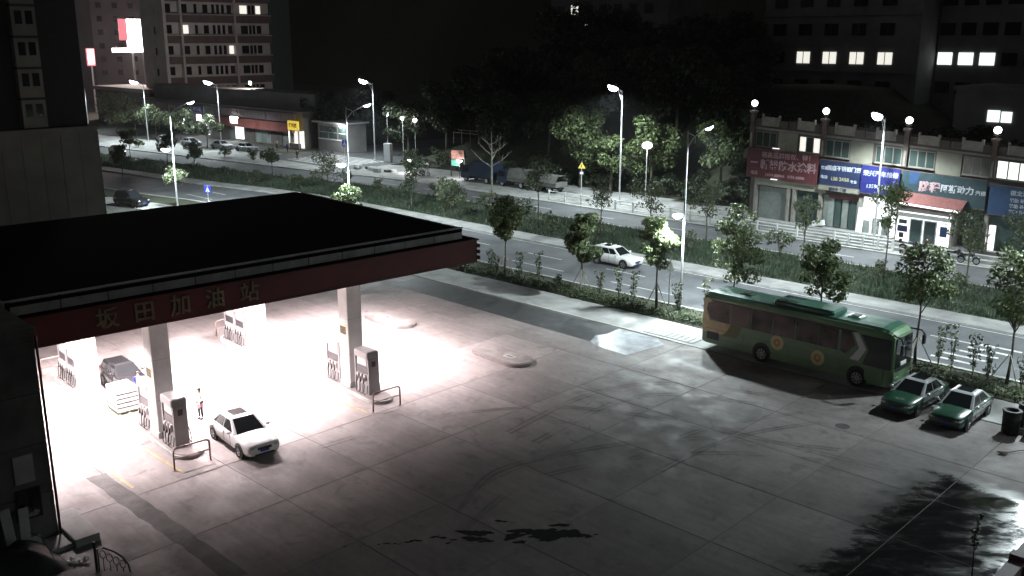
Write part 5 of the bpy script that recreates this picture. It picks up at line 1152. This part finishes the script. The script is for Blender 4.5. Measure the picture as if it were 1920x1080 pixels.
for q in range(7):
    for f in range(3): MB().box(-14+q*4,-12+q*4,-6.1,-6,20+f*4,22+f*4).build('window', mt['litwin'] if (q, f) in ((1,1),(2,0)) else mt['glass'], fb4)
# ------------------------------------------------------------------ street furniture
mt['railwhite'] = M('white railing paint', (.78,.80,.78), .5, .2, var=.1, grime=.2)
def railing(label, x0, x1, y0, y1, step=2.6, h=1.1):
    t = thing('railing', label, 'railing', (x0,y0,.1), 0, 'white pavement railings'); n = max(1, round((x1-x0)/step)); dx, dy = (x1-x0)/n, (y1-y0)/n
    for k in range(n+1): MB().bbox(-.08,.08,-.08,.08,0,h+.05,.01).build('post', mt['railwhite'], t, (dx*k,dy*k,0))
    for k in range(n):
        for z in (h-.05,.72,.18): MB().tube([(dx*k,dy*k,z),(dx*(k+1),dy*(k+1),z)], .05, 6).build('rail', mt['railwhite'], t)
        b_ = MB()
        for q in range(1, 12): b_.tube([(dx*(k+q/12),dy*(k+q/12),.18),(dx*(k+q/12),dy*(k+q/12),.72)], .011, 4)
        b_.build('baluster_set', mt['railwhite'], t)
railing('white railing along the far pavement below the dark trees', -76.2, -51.0, 85.3, 85.1); railing('white railing before the left shop stairs', -50.2, -43.6, 85.1, 84.9); railing('short white railing left of the tall lamp at the shops', -39.8, -34.2, 84.9, 84.9, 1.4)
railing('low white railing on the far left verge behind the roof', -99.5, -92, 53.6, 54.6, 1.3, .9)
mt['signblue'] = M('blue traffic sign', (.03,.05,.40), .4, emit=.05, ecol=(.08,.1,.9)); mt['signwhite'] = M('white sign face', (.75,.75,.75), .4); mt['signyel'] = M('yellow warning face', (.65,.50,.08), .4)
def post_sign(label, loc, h, rz=0):
    t = thing('traffic_sign', label, 'traffic sign', loc, rz, 'traffic signs'); MB().tube([(0,0,0),(0,0,h)], .045, 8).build('post', mt['galv'], t); return t
def walker(par, z, s, m):
    w_ = MB(); w_.lathe([(.09*s,-.05),(.09*s,-.035)], 10, 'y', (0,0,z+.28*s)); w_.prismY([(-.05*s,z+.16*s),(.05*s,z+.16*s),(.24*s,z-.3*s),(.12*s,z-.3*s),(0,z-.06*s),(-.14*s,z-.3*s),(-.26*s,z-.3*s)], -.05, -.035); return w_.build('pictogram', m, par)
t = post_sign('square blue pedestrian crossing sign near the zebra crossing', (-124.5,91.0,.1), 3.3, 20); b_ = MB().bbox(-.5,.5,-.035,.02,2.3,3.3,.01).build('plate', mt['signblue'], t); walker(b_, 2.8, 1.2, mt['signwhite'])
t = post_sign('square dark blue crossing sign on the far left verge', (-101.2,54.5,.05), 2.5, 35); b_ = MB().bbox(-.42,.42,-.035,.02,1.6,2.45,.01).build('plate', mt['signblue'], t); walker(b_, 2.02, 1.0, mt['signwhite'])
t = post_sign('yellow triangle above a round blue sign on one post', (-75.6,90.6,.1), 4.1, 30); MB().prismY([(-.48,3.3),(.48,3.3),(0,4.1)], -.04, .0).build('warning_triangle', mt['signyel'], t); MB().prismY([(-.06,3.45),(.06,3.45),(.05,3.8),(-.05,3.8)], -.05, -.04).build('warning_mark', mt['black'], t)
MB().lathe([(.42,-.04),(.42,0)], 20, 'y', (0,0,2.75)).build('round_plate', mt['signblue'], t); MB().prismY([(-.2,2.6),(.2,2.6),(.2,2.9),(-.2,2.9)], -.05, -.04).build('pictogram', mt['signwhite'], t)
t = post_sign('slim white sign post beside the brightly lit verge tree', (-38.4,56.1,.05), 3.4, 40); MB().prismY([(-.3,2.6),(.3,2.6),(0,3.5)], -.03, .0).build('triangle_plate', mt['signwhite'], t); MB().lathe([(.3,-.03),(.3,0)], 18, 'y', (0,0,2.15)).build('round_plate', mt['signwhite'], t)
po = thing('street_poster', 'red and green poster panel standing among the street stalls', 'poster', (-98.6,91.2,.1), 25)
for x in (-1.0,1.0): MB().bbox(x-.06,x+.06,-.06,.06,0,3.7,.01).build('post', mt['black'], po)
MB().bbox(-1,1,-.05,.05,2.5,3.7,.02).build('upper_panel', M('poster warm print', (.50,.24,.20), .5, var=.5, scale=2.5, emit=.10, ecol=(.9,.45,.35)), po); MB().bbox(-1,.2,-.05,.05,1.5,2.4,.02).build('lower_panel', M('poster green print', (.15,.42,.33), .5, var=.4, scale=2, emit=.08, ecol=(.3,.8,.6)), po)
gb_ = thing('control_cabinet', 'tall grey cabinet beside the side street lamp', 'cabinet', (-118.2,94.6,.1), 10); MB().bbox(-.7,.7,-.3,.3,0,3.0,.03).build('body', mt['parapet'], gb_); MB().box(-.62,.62,-.32,-.3,.2,2.85).build('door', mt['galv'], gb_)
for i, (x, y, h, lb) in enumerate(((-106.6,89.2,1.75,'white stall lamp on a short post behind the dense median tree'),(-97.2,90.2,2.4,'white stall lamp just right of the street poster'))):
    t = thing('stall_lamp', lb, 'lamp', (x,y,.1), 0, 'stall lamps'); MB().tube([(0,0,0),(0,0,h-.15)], .03, 6).build('post', mt['black'], t); b_ = MB(); b_.ell((0,0,h), .48, .3, .22, 14, 8); b_.build('lamp', mt['lens_dim'], t, smooth=True); MB().ell((0,0,h+.12), .5, .32, .15, 14, 6, 20, 90).build('shade', mt['black'], t)
    d = bpy.data.lights.new('stall_light', 'POINT'); d.energy = 260; d.shadow_soft_size = .2; o = bpy.data.objects.new('stall_light', d); col.objects.link(o); o.location = (x,y-.5,h-.35)
# market goods spread on the pavement
rr = random.Random(12); gn_ = ['leftmost','second','third','fourth','fifth','sixth','seventh','rightmost']
for i in range(8):
    t = MB().bbox(-.5,.5,-.35,.35,0,.3+.25*rr.random(),.03).build('goods_box', [mt['white'],mt['parapet'],mt['shopdark'],mt['white']][i % 4], None, (-116.5+i*1.15,87.2+rr.uniform(-.8,.8),.1), (0,0,rr.uniform(-.5,.5))); tag(t, f'box of street stall goods on the far pavement, {gn_[i]} of the row', 'box', 'stall goods')
hf = thing('hillside_fence', 'pale handrail fence climbing the bank behind the stalls', 'fence', (-113.3,104,0)); 
for k in range(6): MB().tube([(k*1.9,0,hill(-113.3+k*1.9,104)-.1),(k*1.9,0,5.0)], .05, 6).build('post', mt['bamboo'], hf)
for k in range(5):
    for z in (4.95,4.5): MB().tube([(k*1.9,0,z),(k*1.9+1.9,0,z-.02)], .045, 6).build('rail', mt['bamboo'], hf)
for i, (x, y, z, lb) in enumerate(((-119.8,99.0,6.6,'white globe garden lamp on the bank right of the side street lamp, lower'),(-118.2,100.2,6.3,'white globe garden lamp on the bank, right hand one of the pair'),(-124.2,99.4,7.0,'white garden lamp beside the side street, highest one'))):
    t = thing('garden_lamp', lb, 'lamp', (x,y,0), 0, 'garden lamps'); MB().tube([(0,0,0),(0,0,z-.2)], .05, 8).build('post', mt['galv'], t); MB().ell((0,0,z), .33, .33, .3, 14, 10).build('globe', mt['globe'], t, smooth=True)
    d = bpy.data.lights.new('garden_light', 'POINT'); d.energy = 90; d.shadow_soft_size = .3; o = bpy.data.objects.new('garden_light', d); col.objects.link(o); o.location = (x,y-.6,z)
t = thing('garden_lamp', 'white globe lamp glowing in the foliage behind the tall lamp post', 'lamp', (-66.6,91.6,0), 0, 'garden lamps'); MB().tube([(0,0,0),(0,0,6.5)], .05, 8).build('post', mt['galv'], t); MB().ell((0,0,6.8), .6, .6, .38, 14, 10).build('globe', mt['globe'], t, smooth=True)
d = bpy.data.lights.new('garden_light', 'POINT'); d.energy = 420; d.shadow_soft_size = .3; o = bpy.data.objects.new('garden_light', d); col.objects.link(o); o.location = (-66.6,91.0,6.6)

# ------------------------------------------------------------------ people
def skin_mesh(verts, edges, rad, root=0, name='body', sub=1):
    me = bpy.data.meshes.new(name); me.from_pydata(verts, edges, []); o = bpy.data.objects.new(name, me); col.objects.link(o)
    o.modifiers.new('s', 'SKIN'); lay = me.skin_vertices[0].data
    for i, r in enumerate(rad): lay[i].radius = (r, r) if not isinstance(r, tuple) else r; lay[i].use_root = i == root
    su = o.modifiers.new('u', 'SUBSURF'); su.levels = sub; su.render_levels = sub
    out = bpy.data.meshes.new_from_object(o.evaluated_get(bpy.context.evaluated_depsgraph_get())); bpy.data.objects.remove(o); bpy.data.meshes.remove(me)
    out.polygons.foreach_set('use_smooth', [True]*len(out.polygons)); return out
mt['skin'] = M('skin', (.48,.30,.22), .6, var=.08); mt['hair'] = M('black hair', (.012,.010,.010), .5)
def make_person(label, loc, rz, pose, shirt, legs, h=1.66, skirt=None, helmet=None, sleeves=True, bag=None, legskin=False, longhair=False):
    """figure facing -y; pose gives joint positions for a 1.7 m body"""
    s = h/1.7; t = thing('person', label, 'person', loc, rz); t.scale = (s,s,s)
    J = dict(pelvis=(0,0,.93), spine=(0,0,1.12), chest=(0,0,1.34), neck=(0,-.01,1.47), chin=(0,-.03,1.54), head=(0,-.02,1.61), crown=(0,0,1.67))
    for sd, n in ((-1,'l'),(1,'r')):
        J.update({'sh'+n:(sd*.17,0,1.40),'el'+n:(sd*.23,.02,1.13),'wr'+n:(sd*.21,-.08,.90),'hp'+n:(sd*.085,0,.90),'kn'+n:(sd*.09,-.02,.50),'an'+n:(sd*.09,.02,.09),'to'+n:(sd*.10,-.13,.04)})
    J.update(pose); names = list(J); V = [J[k] for k in names]; rad = {'pelvis':(.13,.10),'spine':(.12,.085),'chest':(.14,.095),'neck':.05,'chin':.062,'head':.085,'crown':.055}
    for n in 'lr': rad.update({'sh'+n:.058,'el'+n:.042,'wr'+n:.028,'hp'+n:.085,'kn'+n:.058,'an'+n:.038,'to'+n:.036})
    Rr = [rad[k] for k in names]; ix = {k:i for i, k in enumerate(names)}
    E_ = [('pelvis','spine'),('spine','chest'),('chest','neck'),('neck','chin'),('chin','head'),('head','crown')]
    for n in 'lr': E_ += [('chest','sh'+n),('sh'+n,'el'+n),('el'+n,'wr'+n),('pelvis','hp'+n),('hp'+n,'kn'+n),('kn'+n,'an'+n),('an'+n,'to'+n)]
    E_ = [(ix[a],ix[b]) for a, b in E_]
    for n, sd in (('l',-1),('r',1)):   # palm and five unequal fingers
        e, w_ = Vector(J['el'+n]), Vector(J['wr'+n]); d_ = (w_-e).normalized(); sx = Vector((1,0,0)); pm = w_+d_*.06; V.append(tuple(pm)); Rr.append((.030,.016)); pi = len(V)-1; E_.append((ix['wr'+n],pi))
        for q, (o_, ln) in enumerate(((-.024,.060),(-.008,.072),(.008,.068),(.024,.054))):
            a = pm+sx*o_+d_*ln*.55; b = a+d_*ln*.45+Vector((0,-.012,0)); V += [tuple(a),tuple(b)]; Rr += [.009,.008]; E_ += [(pi,len(V)-2),(len(V)-2,len(V)-1)]
        a = w_+d_*.03-sx*sd*.035+Vector((0,-.02,0)); b = a+d_*.035; V += [tuple(a),tuple(b)]; Rr += [.010,.009]; E_ += [(pi,len(V)-2),(len(V)-2,len(V)-1)]
    V.append((J['head'][0],J['head'][1]-.10,J['head'][2]-.01)); Rr.append(.014); E_.append((ix['head'],len(V)-1))      # nose
    body = place('body', skin_mesh(V, E_, Rr), t); body.data.materials.append(mt['skin'] if not legskin else mt['skin'])
    def sub(keys, ed, k, nm, m, add=.014):
        id_ = {q:i for i, q in enumerate(keys)}; rr_ = []
        for q in keys: r = rad[q]; rr_.append(tuple(x+add for x in r) if isinstance(r, tuple) else r+add)
        o = place(nm, skin_mesh([J[q] for q in keys], [(id_[a],id_[b]) for a, b in ed], rr_, 0, nm), t); o.data.materials.append(m); return o
    ks = ['spine','chest','pelvis','shl','shr','ell','elr']; ed = [('spine','chest'),('spine','pelvis'),('chest','shl'),('chest','shr'),('shl','ell'),('shr','elr')]
    if sleeves: ks += ['wrl','wrr']; ed += [('ell','wrl'),('elr','wrr')]
    sub(ks, ed, 1, 'jacket', shirt, .018)
    sub(['pelvis','hpl','hpr','knl','knr','anl','anr'], [('pelvis','hpl'),('pelvis','hpr'),('hpl','knl'),('hpr','knr'),('knl','anl'),('knr','anr')], 1, 'trousers', legs, .010)
    for n in 'lr': a = Vector(J['an'+n]); sh_ = MB(); sh_.ell((a.x,a.y-.07,a.z-.045), .048, .13, .05, 10, 6); sh_.build('shoe', mt['black'], t, smooth=True)
    hd = Vector(J['head'])
    if helmet: MB().ell((hd.x,hd.y+.01,hd.z+.02), .135, .15, .14, 14, 10).build('helmet', helmet, t, smooth=True)
    else:
        hr = MB(); hr.ell((hd.x,hd.y+.022,hd.z+.025), .098, .105, .105, 14, 10, -25, 90)
        if longhair: hr.ell((hd.x,hd.y+.06,hd.z-.12), .09, .05, .20, 10, 8)
        hr.build('hair', mt['hair'], t, smooth=True)
    for sx in (-.032,.032): e_ = MB(); e_.ell((hd.x+sx,hd.y-.082,hd.z+.012), .011, .008, .008, 8, 6); e_.build('eye', mt['black'], t)
    if skirt: MB().lathe([(.145,.98),(.16,.90),(.20,.72),(.185,.70),(.13,.95)], 16).build('skirt', skirt, t)
    return t
blk = M('black cloth', (.014,.014,.016), .9, bump=.3); blue = M('blue work cloth', (.03,.035,.22), .85, bump=.3); pinkc = M('pale pink cloth', (.55,.38,.40), .85, bump=.3); whitec = M('white blouse cloth', (.62,.58,.58), .85, bump=.3); rose = M('rose skirt cloth', (.40,.18,.20), .85, bump=.3); brown = M('dark brown cloth', (.06,.035,.03), .9)
w_ = make_person('woman in a white top and rose skirt standing between pumps and sedan', (-43.2,21.9,0), 25, dict(ell=(-.22,.0,1.14), wrl=(-.10,-.16,1.06), elr=(.23,.0,1.13), wrr=(.14,-.20,1.02), anl=(-.10,.03,.09), kn=(0,0,0)) if False else dict(ell=(-.22,.0,1.14), wrl=(-.10,-.16,1.06), elr=(.23,.0,1.13), wrr=(.14,-.20,1.02)), whitec, blk, 1.64, skirt=rose, longhair=True)
hb_ = thing('handbag', 'pink handbag held by the woman near the white sedan', 'handbag', (-43.0,21.62,.72), 25); MB().bbox(-.17,.17,-.06,.06,0,.24,.03).build('bag', pinkc, hb_); MB().tube([(-.12,0,.23),(-.08,0,.36),(.08,0,.36),(.12,0,.23)], .012, 6).build('strap', pinkc, hb_)
make_person('attendant in blue workwear standing beside the stacked cartons', (-47.75,20.85,0), 60, dict(wrl=(-.16,-.24,1.05), wrr=(.16,-.24,1.05), ell=(-.24,-.02,1.15), elr=(.24,-.02,1.15)), blue, blue, 1.68)
ride = dict(pelvis=(0,.16,.90), spine=(0,.10,1.08), chest=(0,.0,1.28), neck=(0,-.05,1.42), chin=(0,-.09,1.49), head=(0,-.09,1.56), crown=(0,-.07,1.62), shl=(-.17,-.01,1.33), shr=(.17,-.01,1.33), ell=(-.28,-.18,1.13), elr=(.28,-.18,1.13), wrl=(-.33,-.38,1.08), wrr=(.33,-.38,1.08), hpl=(-.10,.13,.88), hpr=(.10,.13,.88), knl=(-.20,-.22,.66), knr=(.20,-.22,.66), anl=(-.22,-.05,.24), anr=(.22,-.05,.24), tol=(-.22,-.20,.18), tor=(.22,-.20,.18))
make_person('rider in dark clothes on the motorcycle below the lit doors', (-31.6,85.9,.1), 105, ride, brown, blk, 1.7)
make_person('pedestrian in dark clothes walking near the zebra crossing', (-131.5,86.8,.1), -70, dict(knl=(-.09,-.16,.52), anl=(-.09,-.20,.09), tol=(-.1,-.34,.06), anr=(.09,.22,.11), tor=(.1,.10,.05), knr=(.09,.04,.5), wrl=(-.22,.1,.92), wrr=(.21,-.2,.94)), blk, blk, 1.7)

# ---- PARKED cars and clutter before the far left shops
pc = make_car('parked_car', 'grey car parked before the far shops, leftmost of four', (-171,84.5,.1), 5, mt['moto_grey'], group='cars parked by the far shops', sunroof=False)
pk = [(-163,85.3,'dark'),(-154.5,86.6,'pale'),(-148,87.6,'small')]
for i, (x, y, k) in enumerate(pk): copy_thing(pc, (x,y,.1), 6+i*3, f'grey car parked before the far shops, {["second","third","last"][i]} of four from the left')
for i, (x, y) in enumerate(((-168,76.2),(-160,77.0),(-151,78.0),(-143,79.0),(-136,80.0),(-113,92.5),(-109.5,93.0))):
    b = thing('shrub', f'round roadside shrub on the far left, {ordn[i]} from the left', 'shrub', (x,y+1.5,.05), 0, 'roadside shrubs on the far left'); leaf_cloud(crown_blobs(600+i, .15, 1.7, 1.3, 7), 500, .26, 610+i).build('foliage', mt['leafmd'], b); MB().tube([(0,0,0),(.03,0,.5),(0,.05,1.0)], [.05,.04,.02], 5).build('stem', mt['bark'], b)
for i, (x, y, z, s, lb) in enumerate(((-166.5,96.3,3.9,(2.6,1.2),'bright white shop light box above the lit door on the far left'),(-180,96.3,3.6,(1.5,1.1),'small white light box left of the blue far sign'),(-186.5,96.2,2.6,(.8,1.1),'narrow white light box among the far left trees'))):
    t = thing('light_box', lb, 'sign', (x,y,0), 0, 'light boxes on the far shops'); MB().bbox(-s[0]/2,s[0]/2,-.12,.1,z-s[1]/2,z+s[1]/2,.02).build('face', mt['lens_dim'], t); MB().box(-s[0]/2-.06,s[0]/2+.06,.1,.2,z-s[1]/2-.06,z+s[1]/2+.06).build('frame', mt['black'], t)
for i, (x, y, c_, lb) in enumerate(((-141.5,91.5,blue,'pedestrian in blue by the bright stall'),(-147.5,93.2,whitec,'pedestrian in white before the yellow sign'),(-104.5,90.2,brown,'stall keeper in brown beside the vending tricycle'))): make_person(lb, (x,y,.1), 40*i, dict(wrl=(-.2,-.15,.95)), c_, blk, 1.68)

rfl = thing('roof_floodlight', 'white floodlight on the roof of the far left shops', 'lamp', (-168.3,101.5,9.3)); MB().tube([(0,0,0),(0,0,.9)], .06, 8).build('post', mt['galv'], rfl); MB().bbox(-.5,.5,-.2,.2,.9,1.6,.05).build('housing', mt['galv'], rfl); MB().box(-.44,.44,-.23,-.2,.95,1.55).build('lens', mt['lens'], rfl)
spot(rfl, (-.7,.5,1.3), 9000, (-1,.3,.12), 130, .6, (1,.88,.84))
# ------------------------------------------------------------------ thin glow haze
hz = MB().box(-700,300,-60,700,-2,90).build('haze', None); hz['kind'] = 'stuff'; tag(hz, 'thin glow haze added over the street to give the lamps a glow', 'haze')  # volume added so the lamps get a bloom-like glow
hm_ = bpy.data.materials.new('glow haze'); hm_.use_nodes = True; n = hm_.node_tree.nodes; n.remove(n['Principled BSDF'])
v = n.new('ShaderNodeVolumePrincipled'); v.inputs['Density'].default_value = .00018; v.inputs['Color'].default_value = (.92,.94,1,1); v.inputs['Anisotropy'].default_value = .6
hm_.node_tree.links.new(v.outputs[0], n['Material Output'].inputs['Volume']); hz.data.materials.append(hm_)
